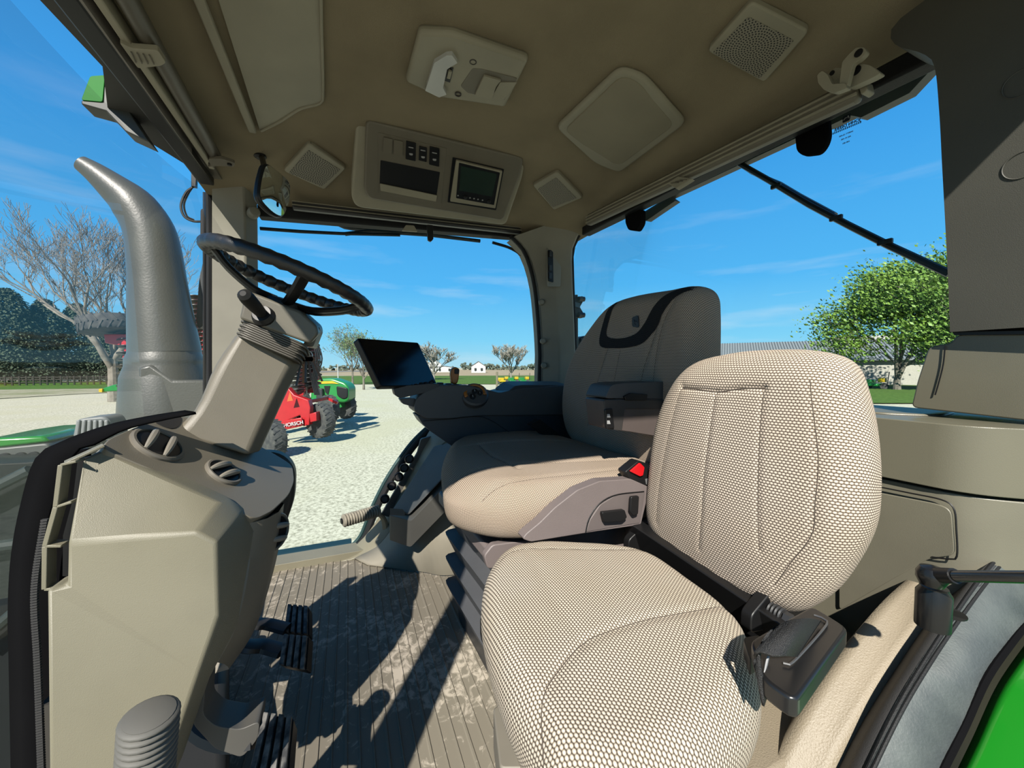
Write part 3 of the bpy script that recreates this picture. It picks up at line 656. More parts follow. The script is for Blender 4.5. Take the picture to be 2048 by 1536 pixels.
# windshield bottom seal
sp = [(.90, 392, 826), (.90, 330, 838), (.90, 250, 858), (.9, 190, 888), (.9, 150, 905), (.9, 112, 990), (.9, 84, 1100), (.9, 74, 1200), (.9, 78, 1330), (.9, 84, 1560)]
sp2 = [(.93, 390, 822), (.93, 325, 832), (.93, 240, 850), (.93, 150, 882), (.93, 98, 915), (.93, 68, 1010), (.93, 50, 1110), (.93, 44, 1220), (.93, 46, 1330), (.93, 50, 1560)]
bm = strip([g(sp), [p+Vector((.0, .015, 0)) for p in g(sp2)]], 40); struct(obj('trim_16', bm, MATTE, solid=.005))
bm = B(); q_ = cr([on(0, .885, *q) for q in ((90, 1040), (70, 1180), (76, 1330), (84, 1560))], 100); 
for p in q_: box(bm, p, (.006, .008, .003))
struct(obj('trim_17', bm, mat('seal_beading', (.05, .05, .05), .7)))
bm = B(); slab(bm, [on(0, .98, *q) for q in ((110, 905), (170, 900), (160, 1180), (120, 1600), (56, 1600), (52, 1200))], (.02, 0, 0)); struct(obj('trim_18', bm, MATTE))
# ---------------------------------------------------------------- steering column
t = thing('steering_column', 'tilted beige steering column with black ribbed steering wheel', 'steering column')
NX_ = .98
sh = [(482, 664), (352, 862), (358, 872), (500, 912), (530, 900), (612, 742)]
lo = [on(0, .96, *q) for q in ((478, 668), (420, 745), (372, 826), (346, 858), (380, 878), (512, 912))]+[on(0, 1.0, *q) for q in ((528, 898), (590, 748))]
f1 = [on(0, 1.065, 480, 662), on(0, 1.015, 345, 866), on(0, 1.015, 512, 918), on(0, 1.065, 590, 718)]
f2 = [on(0, 1.105, 590, 718), on(0, 1.085, 512, 918), on(0, 1.115, 532, 900), on(0, 1.165, 616, 738)]
bk = [p+Vector((.17, .03, 0)) for p in f1]
bm = B()
L1 = cr([on(0, 1.070, 474, 668), on(0, 1.045, 430, 730), on(0, 1.025, 392, 815), on(0, 1.005, 345, 864)], 10)
L2 = cr([on(0, 1.050, 484, 664), on(0, 1.030, 444, 735), on(0, 1.015, 404, 815), on(0, 0.995, 360, 872)], 10)
L3 = cr([on(0, 1.070, 584, 720), on(0, 1.050, 556, 775), on(0, 1.030, 520, 850), on(0, 1.015, 494, 912)], 10)
L4 = cr([on(0, 1.105, 603, 728), on(0, 1.085, 572, 790), on(0, 1.065, 540, 860), on(0, 1.055, 520, 904)], 10)
L5 = [p+Vector((.14, .03, 0)) for p in L4]; L0 = [p+Vector((.20, .02, 0)) for p in L1]
rows = [L1, L2, L3, L4, L5, L0]
V = [[bm.verts.new(p) for p in l] for l in rows]
for i in range(6):
    a, b = V[i], V[(i+1) % 6]
    for k in range(9): bm.faces.new((a[k], a[k+1], b[k+1], b[k]))
bm.faces.new([v[0] for v in V]); bm.faces.new([v[-1] for v in V][::-1])
COLM = mat('column_plastic', (.24, .212, .155), .48, bump=.2, bump_s=900)
obj('shroud', bm, COLM, t, bevel=.010, seg=3)
# bellows: stacked rounded rings between shroud and housing
def ringpx(pts, x0, dx): return rnd([on(0, x, *p) for p, x in zip(pts, x0)], .02, 3)
bt = [(474, 650), (615, 703)]; 
tx = Vector((0, -1, 0))
cA = [on(0, 1.040, 484, 632), on(0, 1.040, 616, 688)]; cB = [on(0, 1.035, 471, 668), on(0, 1.035, 598, 722)]
dn = ((cB[0]+cB[1])-(cA[0]+cA[1]))/2
bm = B()
for k in range(9):
    f = (k+.5)/9; a = cA[0].lerp(cB[0], f); b = cA[1].lerp(cB[1], f); w = .004 if k % 2 else -.001
    u = (b-a).normalized(); a = a-u*w; b = b+u*w; v = u.cross(dn).normalized(); v = (v if v.x > 0 else -v)*.18
    slab(bm, rnd([a-v*.02, b-v*.02, b+v, a+v], .03, 3), dn/9*.8)
BLK2 = mat('bellows_plastic', (.13, .118, .095), .55)
obj('bellows', bm, BLK2, t, bevel=.001, seg=1)
hs = [on(0, 1.030, *q) for q in ((484, 612), (486, 590), (500, 583), (600, 622), (634, 652), (637, 668), (620, 688), (478, 638))]
bm = B(); slab(bm, rnd(hs, .008), (.20, 0, .02)); obj('housing', bm, mat('column_head_plastic', (.165, .15, .115), .45, bump=.2, bump_s=900), t, bevel=.010, seg=3)
bm = B(); slab(bm, rnd([on(0, 1.085, *q) for q in ((622, 650), (641, 655), (626, 694), (606, 690))], .005), (.12, 0, .0)); obj('key_block', bm, mat('column_head_plastic', (.165, .15, .115), .45), t, bevel=.004)
# lever
t0, t1 = on(0, 1.035, 526, 630), on(0, 0.945, 487, 588)
bm = B(); lathe(bm, t0+(t0-t1).normalized()*.01, (t1-t0), [(.026, 0), (.026, .012), (.019, .02), (.003, .021)], 20); lv = obj('lever_boot', bm, BLACK, t)
bm = B(); tube(bm, [t0.lerp(t1, f) for f in (0, .15, .45, .8, .97, 1.03)], [.010, .012, .014, .015, .013, .006], 14); obj('turn_signal_lever', bm, mat('lever_black', (.025, .025, .024), .6, spec=.2), t)
# wheel
wc = Vector((1.118, .123, 1.098)); wn_ = Vector((.010, -.336, .942)).normalized(); rw = .185
u = Vector((0, -1, 0)); u = (u-wn_*u.dot(wn_)).normalized(); v_ = wn_.cross(u)
bm = B(); pts = [wc+(u*math.cos(2*math.pi*k/160)+v_*math.sin(2*math.pi*k/160))*(rw-.004*(1+math.cos(k*math.pi*2*.25))*.5) for k in range(160)]
tube(bm, pts, [.0155+.0012*math.cos(k*math.pi/2) for k in range(160)], 14, closed=True); wheel = obj('steering_wheel', bm, mat('wheel_black', (.018, .018, .019), .38, bump=.3, bump_s=600), t)
hubc = wc-wn_*.060
bm = B(); lathe(bm, hubc-wn_*.02, wn_, [(.045, 0), (.048, .01), (.045, .022), (.02, .028), (.002, .028)], 24); obj('hub', bm, BLACK, wheel)
for k, a in enumerate((190, 285, 350)):
    a = R(a); d = u*math.cos(a)+v_*math.sin(a); sd = wn_.cross(d)
    bm = B(); P_ = cr([hubc+d*.02, hubc+d*.07+wn_*.004, hubc+d*.13+wn_*.030, wc+d*(rw-.02)-wn_*.004, wc+d*rw], 12)
    for off in ((-.016, .016) if k != 1 else (0,)):
        tube(bm, [p+sd*off*(1-.2*i/12) for i, p in enumerate(P_)], .0115 if k != 1 else .014, 8, flat=.7)
    obj('spoke', bm, BLACK, wheel)
bm = B(); tube(bm, [hubc-wn_*.02, hubc-wn_*.06], [.05, .055], 20); obj('collar', bm, BLACK, t)
# keys
t = thing('key_bunch', 'bunch of keys hanging from right side of steering column', 'keys')
kx = on(0, 1.12, 614, 695)
bm = B(); tube(bm, [kx+Vector((0, .012*math.cos(a), -.02+.012*math.sin(a))) for a in [2*math.pi*k/20 for k in range(20)]], .0012, 6, closed=True); obj('ring', bm, METAL, t)
random.seed(3)
for k in range(6):
    s = kx+Vector((0, -.012+.005*k, -.03)); e_ = s+Vector((random.uniform(-.01, .01), -.022+.008*k*random.uniform(.6, 1), -.05-random.random()*.02))
    bm = B(); bar(bm, s, e_, .005, .002, (1, 0, 0)); lathe(bm, s+Vector((-.002, 0, 0)), (1, 0, 0), [(.007, 0), (.007, .003), (.001, .003)], 10); obj('key', bm, DMETAL if k % 2 else mat('brass_key', (.10, .05, .03), .4, .6), t)
# ---------------------------------------------------------------- pedals
PEDM = mat('pedal_rubber', (.045, .047, .05), .6, color2=(.30, .29, .27), noise_s=60, detail=8)
def pedal(quadv, label, ribs, name, arms, thick=.03, group=None):
    t = thing(name, label, 'pedal', group)
    q = [Vector(p) for p in quadv]; n = (q[1]-q[0]).cross(q[3]-q[0]).normalized(); n = n if n.z > 0 or n.x < 0 else -n
    if n.dot(CAM-q[0]) < 0: n = -n
    bm = B(); slab(bm, rnd([p-n*.006 for p in q], .006), -n*thick); obj('pad', bm, BLACK, t, bevel=.003)
    bm = B()
    for k in range(ribs):
        f = (k+.5)/ribs; a = q[0].lerp(q[1], f); b = q[3].lerp(q[2], f); w = (q[1]-q[0])/ribs*.33
        slab(bm, [a-w-n*.007, a+w-n*.007, b+w-n*.007, b-w-n*.007], n*.009)
    obj('tread_ribs', bm, PEDM, t, bevel=.001, seg=1)
    for ps, r in arms:
        bm = B(); tube(bm, cr(ps, 16), r, 8, flat=.5); obj('arm', bm, DMETAL, t)
    return t
pedal([on(2, .17, 574, 1208), on(2, .17, 617, 1212), on(2, .135, 617, 1268), on(2, .135, 566, 1262)], 'black ribbed brake pedal farther from the door', 4, 'brake_pedal', [([on(2, .19, 440, 1225), on(2, .17, 500, 1246), on(2, .15, 535, 1248), on(2, .14, 575, 1258)], .02)], group='linked brake pedals')
pedal([on(2, .17, 566, 1268), on(2, .17, 616, 1272), on(2, .13, 611, 1340), on(2, .13, 556, 1328)], 'black ribbed brake pedal nearer the door of the linked pair', 4, 'brake_pedal', [([on(2, .19, 420, 1275), on(2, .17, 490, 1292), on(2, .15, 525, 1292), on(2, .14, 565, 1302)], .022)], group='linked brake pedals')
pedal([on(2, .23, 525, 1424), on(2, .23, 586, 1432), on(2, .20, 575, 1560), on(2, .20, 490, 1560)], 'worn grey ribbed clutch pedal at the bottom of the picture', 4, 'clutch_pedal', [([on(2, .24, 400, 1340), on(2, .22, 388, 1400), on(2, .20, 415, 1450), on(2, .19, 470, 1470), on(2, .20, 520, 1462)], .03)])
bm = B(); slab(bm, rnd([on(0, .80, *q) for q in ((402, 1345), (410, 1380), (406, 1430), (430, 1452), (480, 1460), (520, 1442), (516, 1478), (484, 1516), (430, 1498), (386, 1450), (384, 1400))], .01), (.06, 0, 0)); tag(obj('pedal_bracket', bm, mat('bracket_grey', (.14, .135, .12), .5), bevel=.012, seg=3), 'curved grey plastic bracket beside the clutch pedal', 'bracket')
bm = B(); slab(bm, [(.84, .22, .0), (.84, .44, .0), (1.35, .44, .0), (1.35, .34, .0)], (0, 0, .12)); tag(obj('pedal_box', bm, mat('pedal_box_dark', (.03, .03, .028), .6), bevel=.02), 'dark box under front console behind the pedals', 'box')
# ---------------------------------------------------------------- grab handles
def ribbed(name, label, a, b, r, m, n=22, tip=.5, cat='handle', grp=None):
    t = thing(name, label, cat, grp); a = Vector(a); b = Vector(b); L = (b-a).length; bm = B(); prof = [(r*.8, 0)]
    for k in range(n):
        z = L*(k+.1)/n; prof += [(r*.84, z), (r*.97, z+L/n*.18), (r, z+L/n*.4), (r*.97, z+L/n*.62), (r*.84, z+L/n*.8)]
    prof += [(r*.84, L), (r*.55, L+r*.12), (r*.02, L+r*.14)]
    lathe(bm, a, b-a, prof, 24); obj('grip', bm, m, t, ang=60); return t
ribbed('grab_handle', 'grey ribbed rubber grab handle at lower left by side panel', on(0, .62, 280, 1700), on(0, .60, 300, 1428), .030, mat('grip_rubber', (.17, .165, .145), .65), 22)
t = ribbed('grab_handle', 'dusty beige ribbed grab handle by the right side window', on(0, 1.84, 758, 1021), on(0, 1.78, 686, 1042), .028, mat('dusty_grip', (.27, .245, .19), .8, color2=(.40, .36, .28), noise_s=40), 14)
bm = B(); lathe(bm, on(0, 1.78, 685, 1042), on(0, 1.78, 680, 1044)-on(0, 1.84, 758, 1021), [(.012, 0), (.012, .006), (.002, .007)], 14); obj('end_plug', bm, BLACK, t)
bm = B(); tube(bm, cr([on(0, 1.85, 752, 1022), on(0, 1.88, 768, 1040), on(0, 1.90, 770, 1072), on(0, 1.92, 760, 1090)], 12), .018, 8, flat=.5); obj('bracket', bm, BEIGE, t)
for x, y in ((756, 1080), (770, 1075)):
    bm = B(); lathe(bm, on(0, 1.89, x, y), (-1, 0, 0), [(.008, 0), (.008, .006), (.002, .007)], 10); obj('bolt', bm, METAL, t)
# ---------------------------------------------------------------- right wheel arch panel, storage, sockets
# arch panel
P1 = [(1.98, 545, 1140), (1.98, 630, 1118), (1.98, 690, 1106), (1.97, 740, 1062), (1.96, 800, 965), (1.95, 850, 880), (1.94, 880, 840), (1.93, 960, 800)]
P2 = [(1.90, 550, 1150), (1.90, 640, 1132), (1.88, 710, 1118), (1.86, 765, 1085), (1.83, 812, 1010), (1.80, 860, 920), (1.78, 900, 880), (1.75, 990, 840)]
P3 = [(1.88, 560, 1158), (1.86, 650, 1150), (1.80, 735, 1160), (1.72, 790, 1180), (1.64, 850, 1195), (1.58, 890, 1210), (1.55, 960, 1215), (1.5, 1050, 1220)]
a1, a2, a3 = g(P1), g(P2), g(P3)
for p in a3: p.z = max(.0, min(p.z, .03))
bm = strip([a1, a2], 30); struct(obj('trim_19', bm, BEIGE, solid=.012, bevel=.004))
bm = strip([a2[2:], [x.lerp(y, .5) for x, y in zip(a2, a3)][2:], a3[2:]], 30); struct(obj('wall_right', bm, mat('wheel_arch_panel', (.37, .34, .265), .55, bump=.2, bump_s=900), solid=.012, ang=50))
bm = B(); ps = cr([on(0, 1.99, *q) for q in ((690, 1112), (728, 1078), (752, 1020), (785, 955), (830, 890), (872, 848))], 40); tube(bm, ps, .016, 10)
tag(obj('door_hose', bm, RUBBER), 'thick black rubber seal curving up along wheel arch window edge', 'seal')
bm = B(); tube(bm, [p+Vector((.03, .02, 0)) for p in ps], .009, 8); tag(obj('seal_strip', bm, mat('teal_seal', (.03, .08, .08), .4)), 'thin teal dark strip outside the black curved seal', 'seal')
t = thing('storage_box', 'dark slanted storage box with lid right of the floor', 'storage box')
BX = mat('storage_plastic', (.10, .098, .088), .45, bump=.2, bump_s=900)
top_ = [on(0, 1.66, 776, 1030), on(0, 1.58, 818, 1036), on(0, 1.50, 905, 935), on(0, 1.55, 915, 880), on(0, 1.80, 872, 890)]
bm = B(); slab(bm, rnd([on(0, 1.74, 778, 1030), on(0, 1.60, 822, 1042), on(0, 1.50, 915, 945), on(0, 1.60, 935, 880), on(0, 1.82, 868, 892)], .012), (.02, 0, -.12)); obj('bin', bm, BX, t, bevel=.006)
bm = B(); slab(bm, rnd([on(0, 1.73, 786, 1024), on(0, 1.61, 818, 1030), on(0, 1.52, 903, 940), on(0, 1.60, 925, 880), on(0, 1.81, 868, 898)], .012), (0, 0, .008)); ld = obj('lid', bm, mat('storage_lid', (.075, .08, .08), .6, bump=.2, bump_s=900), t, bevel=.003)
bm = B(); slab(bm, rnd([on(0, 1.68, 780, 1022), on(0, 1.63, 806, 1024), on(0, 1.63, 810, 1032), on(0, 1.68, 780, 1030)], .003), (0, 0, .012)); obj('latch', bm, mat('lid_latch', (.14, .14, .13), .4), ld, bevel=.002)
t = thing('socket_panel', 'grey slanted panel rising behind the storage box', 'panel')
bm = B(); slab(bm, rnd([on(0, 1.90, *q) for q in ((762, 1030), (800, 965), (835, 905), (842, 878), (872, 870), (905, 850), (900, 900), (860, 960), (800, 1040))], .01), (.02, 0, 0)); obj('panel', bm, mat('socket_panel_grey', (.12, .115, .105), .5), t, bevel=.006)
labs = ['black round socket lowest on the slanted right panel', 'black round socket, second lowest on slanted right panel', 'black round socket in middle of slanted right panel', 'black round socket, second highest on slanted right panel', 'black round socket highest on the slanted right panel']
for i, (x, y) in enumerate(((773, 1000), (787, 974), (801, 956), (812, 938), (822, 920))):
    t = B(); p = on(0, 1.87, x, y); lathe(t, p+Vector((.03, 0, 0)), (-1, .3, .2), [(.016, 0), (.016, .02), (.022, .022), (.022, .034), (.017, .04), (.014, .034), (.002, .034)], 14)
    tag(obj('power_socket', t, BLACK), labs[i], 'socket', 'sockets on the slanted panel')
# ================================================================ SEATS
# passenger (instructor) seat
t = thing('passenger_seat', 'low beige woven passenger seat near door with rounded back', 'seat')
def rel_back(seams, puff):
    def f(x, y):
        d = 0
        for s, dep, sg in seams:
            q = dist_poly(x, y, s)
            if q < sg*3: d -= dep*math.exp(-(q/sg)**2)
        for cx, cy, sx, sy, h in puff: d += h*math.exp(-((x-cx)/sx)**2-((y-cy)/sy)**2)
        return d
    return f
YB = -.70
bo = [(p.x, p.z) for p in PY(YB, (1301, 1040), (1303, 960), (1318, 850), (1345, 775), (1385, 728), (1460, 706), (1550, 699), (1630, 702), (1690, 724), (1718, 790), (1735, 880), (1740, 980), (1732, 1060), (1700, 1130), (1650, 1195), (1585, 1226), (1500, 1206), (1410, 1160), (1330, 1095))]
def bp(x, y): p = on(1, YB, x, y); return (p.x, p.z)
s_h = [bp(*q) for q in ((1392, 775), (1420, 777), (1466, 783), (1510, 777), (1560, 775))]
s_v1 = [bp(*q) for q in ((1466, 783), (1460, 860), (1452, 940), (1444, 1020), (1432, 1090))]
s_v2 = [bp(*q) for q in ((1562, 775), (1560, 860), (1558, 940), (1556, 1030), (1556, 1090))]
s_b = [bp(*q) for q in ((1648, 760), (1660, 840), (1668, 920), (1662, 1000), (1655, 1060), (1610, 1120), (1580, 1160))]
s_l = [bp(*q) for q in ((1392, 775), (1372, 860), (1352, 960), (1342, 1040))]
s_t = [bp(*q) for q in ((1410, 720), (1396, 750), (1392, 775))]; s_t2 = [bp(*q) for q in ((1610, 705), (1575, 740), (1562, 775))]
rel = rel_back([(s_h, .004, .006), (s_v1, .0016, .005), (s_v2, .0016, .005), (s_b, .002, .006), (s_l, .0014, .008)], [])
o, seam = pillow('backrest', bo, (0, YB-.01, 0), (1, 0, 0), (0, 0, 1), (0, 1, 0), .085, WEAVE, t, rel, edge=.20, bulge=.028, backf=.3)
for s in (s_h,): seam(s, .0016)
for s in (s_v1, s_v2, s_b, s_l): seam(s, .0009)
ZC = .465
def cp(x, y): p = on(2, ZC, x, y); return (p.x, p.y)
co_ = [cp(*q) for q in ((962, 1210), (975, 1150), (1010, 1110), (1070, 1097), (1150, 1099), (1240, 1106), (1310, 1125), (1400, 1188), (1455, 1230), (1492, 1268), (1510, 1320), (1524, 1385), (1505, 1450), (1440, 1530), (1380, 1580), (1200, 1640), (1120, 1600), (1060, 1490), (1010, 1390), (975, 1290))]
s_c = [cp(*q) for q in ((1490, 1235), (1400, 1262), (1290, 1290), (1210, 1318), (1165, 1340), (1120, 1390), (1085, 1450), (1090, 1560))]
s_far = [cp(*q) for q in ((985, 1165), (1030, 1133), (1100, 1130), (1200, 1132), (1320, 1128))]
s_m = [cp(*q) for q in ((1060, 1140), (1105, 1240), (1165, 1340))]
rel = rel_back([(s_c, .0025, .009), (s_far, .0015, .006), (s_m, .0012, .012)], [])
o, seam = pillow('cushion', co_, (0, 0, ZC-.02), (1, 0, 0), (0, 1, 0), (0, 0, 1), .10, WEAVEC, t, rel, edge=.17, bulge=.012, backf=.4)
seam(s_c, .0009); seam(s_far, .0009)
# frame, hinge rod
bm = B(); a, b = Vector((.80, -.70, .455)), Vector((.43, -.705, .44))
tube(bm, [a, b], .018, 12); obj('hinge_tube', bm, BLACK, t)
bm = B(); slab(bm, rnd([Vector((.78, -.63, .50)), Vector((.36, -.64, .46)), Vector((.36, -.66, .40)), Vector((.78, -.66, .42))], .01), (0, -.04, 0)); obj('rear_bar', bm, BLACK, t, bevel=.004)
for x in (.735, .425):
    bm = B(); slab(bm, rnd([Vector((x, -.62, .43)), Vector((x, -.62, .46)), Vector((x, -.67, .49)), Vector((x, -.71, .48)), Vector((x, -.70, .42))], .01), (.02, 0, 0)); obj('hinge_plate', bm, BLACK, t, bevel=.002)
    bm = B()
    for k in range(4): lathe(bm, Vector((x-.006*k-.002, -.665, .462)), (-1, 0, 0), [(.012, 0), (.014, .002), (.012, .004)], 14)
    obj('coil', bm, DMETAL, t)
bm = B(); lathe(bm, Vector((.398, -.665, .462)), (-1, 0, 0), [(.011, 0), (.011, .010), (.006, .011), (.006, .020), (.002, .021)], 6); obj('hinge_bolt', bm, DMETAL, t)
bm = B(); slab(bm, rnd([Vector((.36, -.22, .37)), Vector((.76, -.24, .37)), Vector((.78, -.62, .37)), Vector((.40, -.62, .37))], .04), (0, 0, -.05)); obj('seat_pan', bm, BLACK, t, bevel=.01)
bm = B(); slab(bm, rnd([Vector((.42, -.30, .32)), Vector((.70, -.30, .32)), Vector((.74, -.60, .32)), Vector((.46, -.60, .32))], .02), (0, 0, -.26)); obj('pedestal', bm, BEIGE2, t, bevel=.02)
# belt retractor
t = thing('seat_belt_retractor', 'black seat belt retractor box beside the beige passenger seat', 'seat belt')
def rp(x, y, z): return on(2, z, x, y)
bm = B(); slab(bm, rnd([rp(1624, 1210, .55), rp(1698, 1256, .55), rp(1592, 1404, .55), rp(1524, 1356, .55), rp(1500, 1280, .55)], .012), (0, 0, -.022)); obj('housing', bm, mat('retractor_black', (.016, .016, .017), .3), t, bevel=.010, seg=4)
bm = B(); q_ = [rp(1628, 1230, .553), rp(1652, 1240, .553), rp(1648, 1256, .553), rp(1586, 1324, .553), rp(1566, 1326, .553)]; tube(bm, cr(q_, 20), .0013, 6); obj('slot_rim', bm, mat('slot_rim_grey', (.09, .09, .095), .35), t)
def webm():
    return mat('belt_webbing', (.012, .012, .013), .6, bump=1, bump_s=900)
wl1 = [rp(1640, 1240, .556), rp(1608, 1236, .585), rp(1560, 1250, .592), rp(1525, 1285, .582), rp(1522, 1330, .56), rp(1535, 1385, .53)]
wl2 = [rp(1592, 1312, .556), rp(1572, 1312, .580), rp(1545, 1312, .582), rp(1512, 1305, .575), rp(1512, 1345, .55), rp(1526, 1412, .52)]
bm = strip([wl1, wl2], 24); obj('webbing', bm, webm(), t, solid=.003, ang=60)
bm = B(); slab(bm, rnd([rp(1486, 1275, .53), rp(1520, 1270, .53), rp(1530, 1300, .53), rp(1500, 1320, .53)], .006), (0, 0, -.02)); obj('belt_tongue', bm, BLACK, t, bevel=.004)
bm = strip([[rp(1524, 1290, .565), rp(1538, 1300, .562), rp(1532, 1322, .555), rp(1528, 1345, .55)], [rp(1530, 1288, .565), rp(1541, 1296, .562), rp(1537, 1322, .553), rp(1530, 1346, .548)]], 12); obj('belt_label', bm, mat('belt_label_grey', (.45, .45, .46), .6), t, solid=.001)
# ---------------------------------------------------------------- operator seat
t = thing('operator_seat', 'tall suspension operator seat with dark shoulder band, half shaded', 'seat')
OS = t
YO = -.835
ob = [(p.x, p.z) for p in PY(YO, (1134, 830), (1138, 760), (1160, 700), (1200, 640), (1232, 606), (1275, 590), (1340, 579), (1385, 571), (1404, 582), (1408, 620), (1408, 700), (1408, 800), (1404, 880), (1400, 960), (1340, 970), (1230, 930), (1155, 885))]
def op(x, y): p = on(1, YO, x, y); return (p.x, p.z)
z1 = [op(*q) for q in ((1240, 700), (1222, 760), (1208, 810), (1198, 850))]; z2 = [op(*q) for q in ((1345, 640), (1330, 690), (1310, 760), (1300, 860))]
z3 = [op(*q) for q in ((1268, 700), (1256, 770), (1248, 840))]
z4 = [op(*q) for q in ((1378, 590), (1352, 650), (1338, 720), (1330, 800))]
rel = rel_back([(z1, .005, .008), (z2, .005, .008), (z3, .003, .006), (z4, .004, .008)], [])
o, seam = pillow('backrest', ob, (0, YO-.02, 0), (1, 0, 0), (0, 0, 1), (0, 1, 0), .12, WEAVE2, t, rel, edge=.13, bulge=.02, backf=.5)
BR = o; bm = bmesh.new(); bm.from_mesh(o.data); btree = BVHTree.FromBMesh(bm); bm.free()
for s in (z1, z2, z3, z4): seam(s, .0008)
def proj(tree, pts, N, off): 
    out = []
    for p in pts:
        h = tree.ray_cast(p+N*.4, -N)
        if h[0]: out.append(h[0]+N*off)
    return out
# dark U shaped band
ou = [(1243, 606), (1232, 640), (1226, 690), (1262, 697), (1310, 690), (1335, 665), (1352, 630), (1375, 595), (1402, 576)]
inn = [(1252, 603), (1243, 640), (1240, 672), (1266, 678), (1298, 670), (1316, 650), (1332, 618), (1356, 588), (1378, 574)]
N_ = Vector((0, 1, 0)); n_ = 60
A1 = cr([Vector((op(*q)[0], YO, op(*q)[1])) for q in ou], n_); A2 = cr([Vector((op(*q)[0], YO, op(*q)[1])) for q in inn], n_)
rows = []
for f in (0, .25, .5, .75, 1):
    row = []
    for a, b in zip(A1, A2):
        h = btree.ray_cast(a.lerp(b, f)+N_*.4, -N_); row.append((h[0]+N_*.002) if h[0] else None)
    rows.append(row)
bm = B(); lay = bm.loops.layers.uv.new('UVMap'); V = [[bm.verts.new(p) if p else None for p in r_] for r_ in rows]
for a, b in zip(V, V[1:]):
    for i in range(n_-1):
        f4 = (a[i], a[i+1], b[i+1], b[i])
        if all(f4): f = bm.faces.new(f4)
for f in bm.faces:
    for l in f.loops: l[lay].uv = (l.vert.co.x, l.vert.co.z)
obj('shoulder_band', bm, WEAVED, BR, ang=80)
h = btree.ray_cast(Vector((op(1299, 646)[0], 0, op(1299, 646)[1])), Vector((0, -1, 0)))[0]
bm = B(); slab(bm, rnd([h+Vector((x, .001, z)) for x, z in ((-.016, -.018), (.014, -.012), (.016, .016), (-.010, .02))], .008), (0, .002, 0)); em = obj('emblem', bm, mat('emblem_dark', (.008, .009, .012), .5), BR)
bm = B(); tube(bm, [h+Vector((x, .0035, z)) for x, z in ((-.008, -.002), (-.003, .004), (.002, .002), (.006, .008), (.004, -.004), (.0, -.008))], .0008, 5); obj('emblem_deer', bm, mat('emblem_grey', (.06, .06, .07), .5), em)
# cushion
ZO = .60
def oz(x, y): p = on(2, ZO, x, y); return (p.x, p.y)
oco = [oz(*q) for q in ((885, 940), (884, 905), (905, 882), (950, 868), (1040, 862), (1110, 872), (1180, 890), (1260, 915))]+[(.80, -.80), (.765, -.70), (.755, -.6), (.765, -.45), (.79, -.34), (.84, -.27), (.93, -.22)]
w1 = [oz(*q) for q in ((1020, 876), (1100, 886), (1190, 905), (1240, 925))]; 
w2 = [(.98, -.20), (.96, -.32), (.93, -.45), (.90, -.60), (.88, -.75)]
w3 = [(1.25, -.22), (1.24, -.35), (1.22, -.5), (1.18, -.7)]
w4 = [(.90, -.40), (1.05, -.385), (1.24, -.40)]
w5 = [(.84, -.28), (.82, -.42), (.81, -.60), (.80, -.75)]
rel = rel_back([(w2, .006, .009), (w3, .006, .009), (w4, .004, .008), (w5, .004, .008)], [(1.08, -.55, .12, .2, -.012)])
def relf(x, y):
    d = rel(x, y); 
    return d-(.05*((y+.36)/.15)**2 if y > -.36 else 0)
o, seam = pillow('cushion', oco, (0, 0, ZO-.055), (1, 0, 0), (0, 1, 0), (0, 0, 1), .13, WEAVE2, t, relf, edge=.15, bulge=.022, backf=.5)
for s in (w2, w3, w4, w5): seam(s, .0008)
# side shield with switches
sd = [on(0, .735, *q) for q in ((1052, 1068), (1045, 1078), (1062, 1084), (1174, 1066), (1282, 1050), (1300, 975), (1262, 958), (1200, 962), (1155, 980), (1110, 1015), (1080, 1045))]
bm = B(); slab(bm, rnd(sd, .006), (.03, 0, 0)); shd = obj('side_shield', bm, GREYP, t, bevel=.006, seg=3)
rc = [on(0, .7335, *q) for q in ((1172, 1064), (1180, 1040), (1200, 1010), (1232, 990), (1290, 984), (1280, 1046), (1230, 1054))]
bm = B(); slab(bm, rnd(rc, .004), (.004, 0, 0)); obj('switch_recess', bm, mat('shield_recess', (.17, .14, .135), .55), shd, bevel=.001)
bm = B(); tube(bm, cr([on(0, .7335, *q) for q in ((1171, 1066), (1178, 1038), (1198, 1008), (1232, 990), (1288, 983))], 20), .0015, 5); obj('recess_edge', bm, BLACK, shd)
bm = B(); slab(bm, rnd([on(0, .728, *q) for q in ((1199, 1022), (1244, 1017), (1249, 1032), (1240, 1040), (1204, 1042))], .004), (-.010, 0, 0)); obj('slide_switch', bm, BLACK, shd, bevel=.003)
bm = B(); slab(bm, rnd([on(0, .728, *q) for q in ((1258, 992), (1274, 990), (1272, 1026), (1262, 1030), (1256, 1022))], .004), (-.008, 0, 0)); obj('tilt_switch', bm, BLACK, shd, bevel=.003)
# seat base frame and bellows
bm = B(); slab(bm, rnd([on(0, .83, *q) for q in ((968, 1112), (985, 1090), (1060, 1080), (1280, 1048), (1290, 1100), (1100, 1130), (975, 1138))], .008), (.02, 0, 0)); obj('base_rail', bm, GREYP, t, bevel=.006)
fr = [on(0, .88, 886, 1000), on(0, .80, 966, 1120), on(0, .78, 990, 1132), on(0, .78, 1060, 1096), on(0, .80, 1020, 1088), on(0, .92, 930, 990)]
bm = B(); slab(bm, rnd([(.835, -.305, .40), (1.36, -.285, .40), (1.36, -.82, .40), (.835, -.82, .40)], .03), (0, 0, .04)); obj('upper_frame', bm, GREYP, t, bevel=.008, seg=3)
bm = B(); slab(bm, rnd([(.85, -.34, .44), (1.30, -.34, .44), (1.30, -.8, .44), (.85, -.8, .44)], .03), (0, 0, .07)); obj('mechanism', bm, BLACK, t, bevel=.01)
bm = B(); n9 = 4
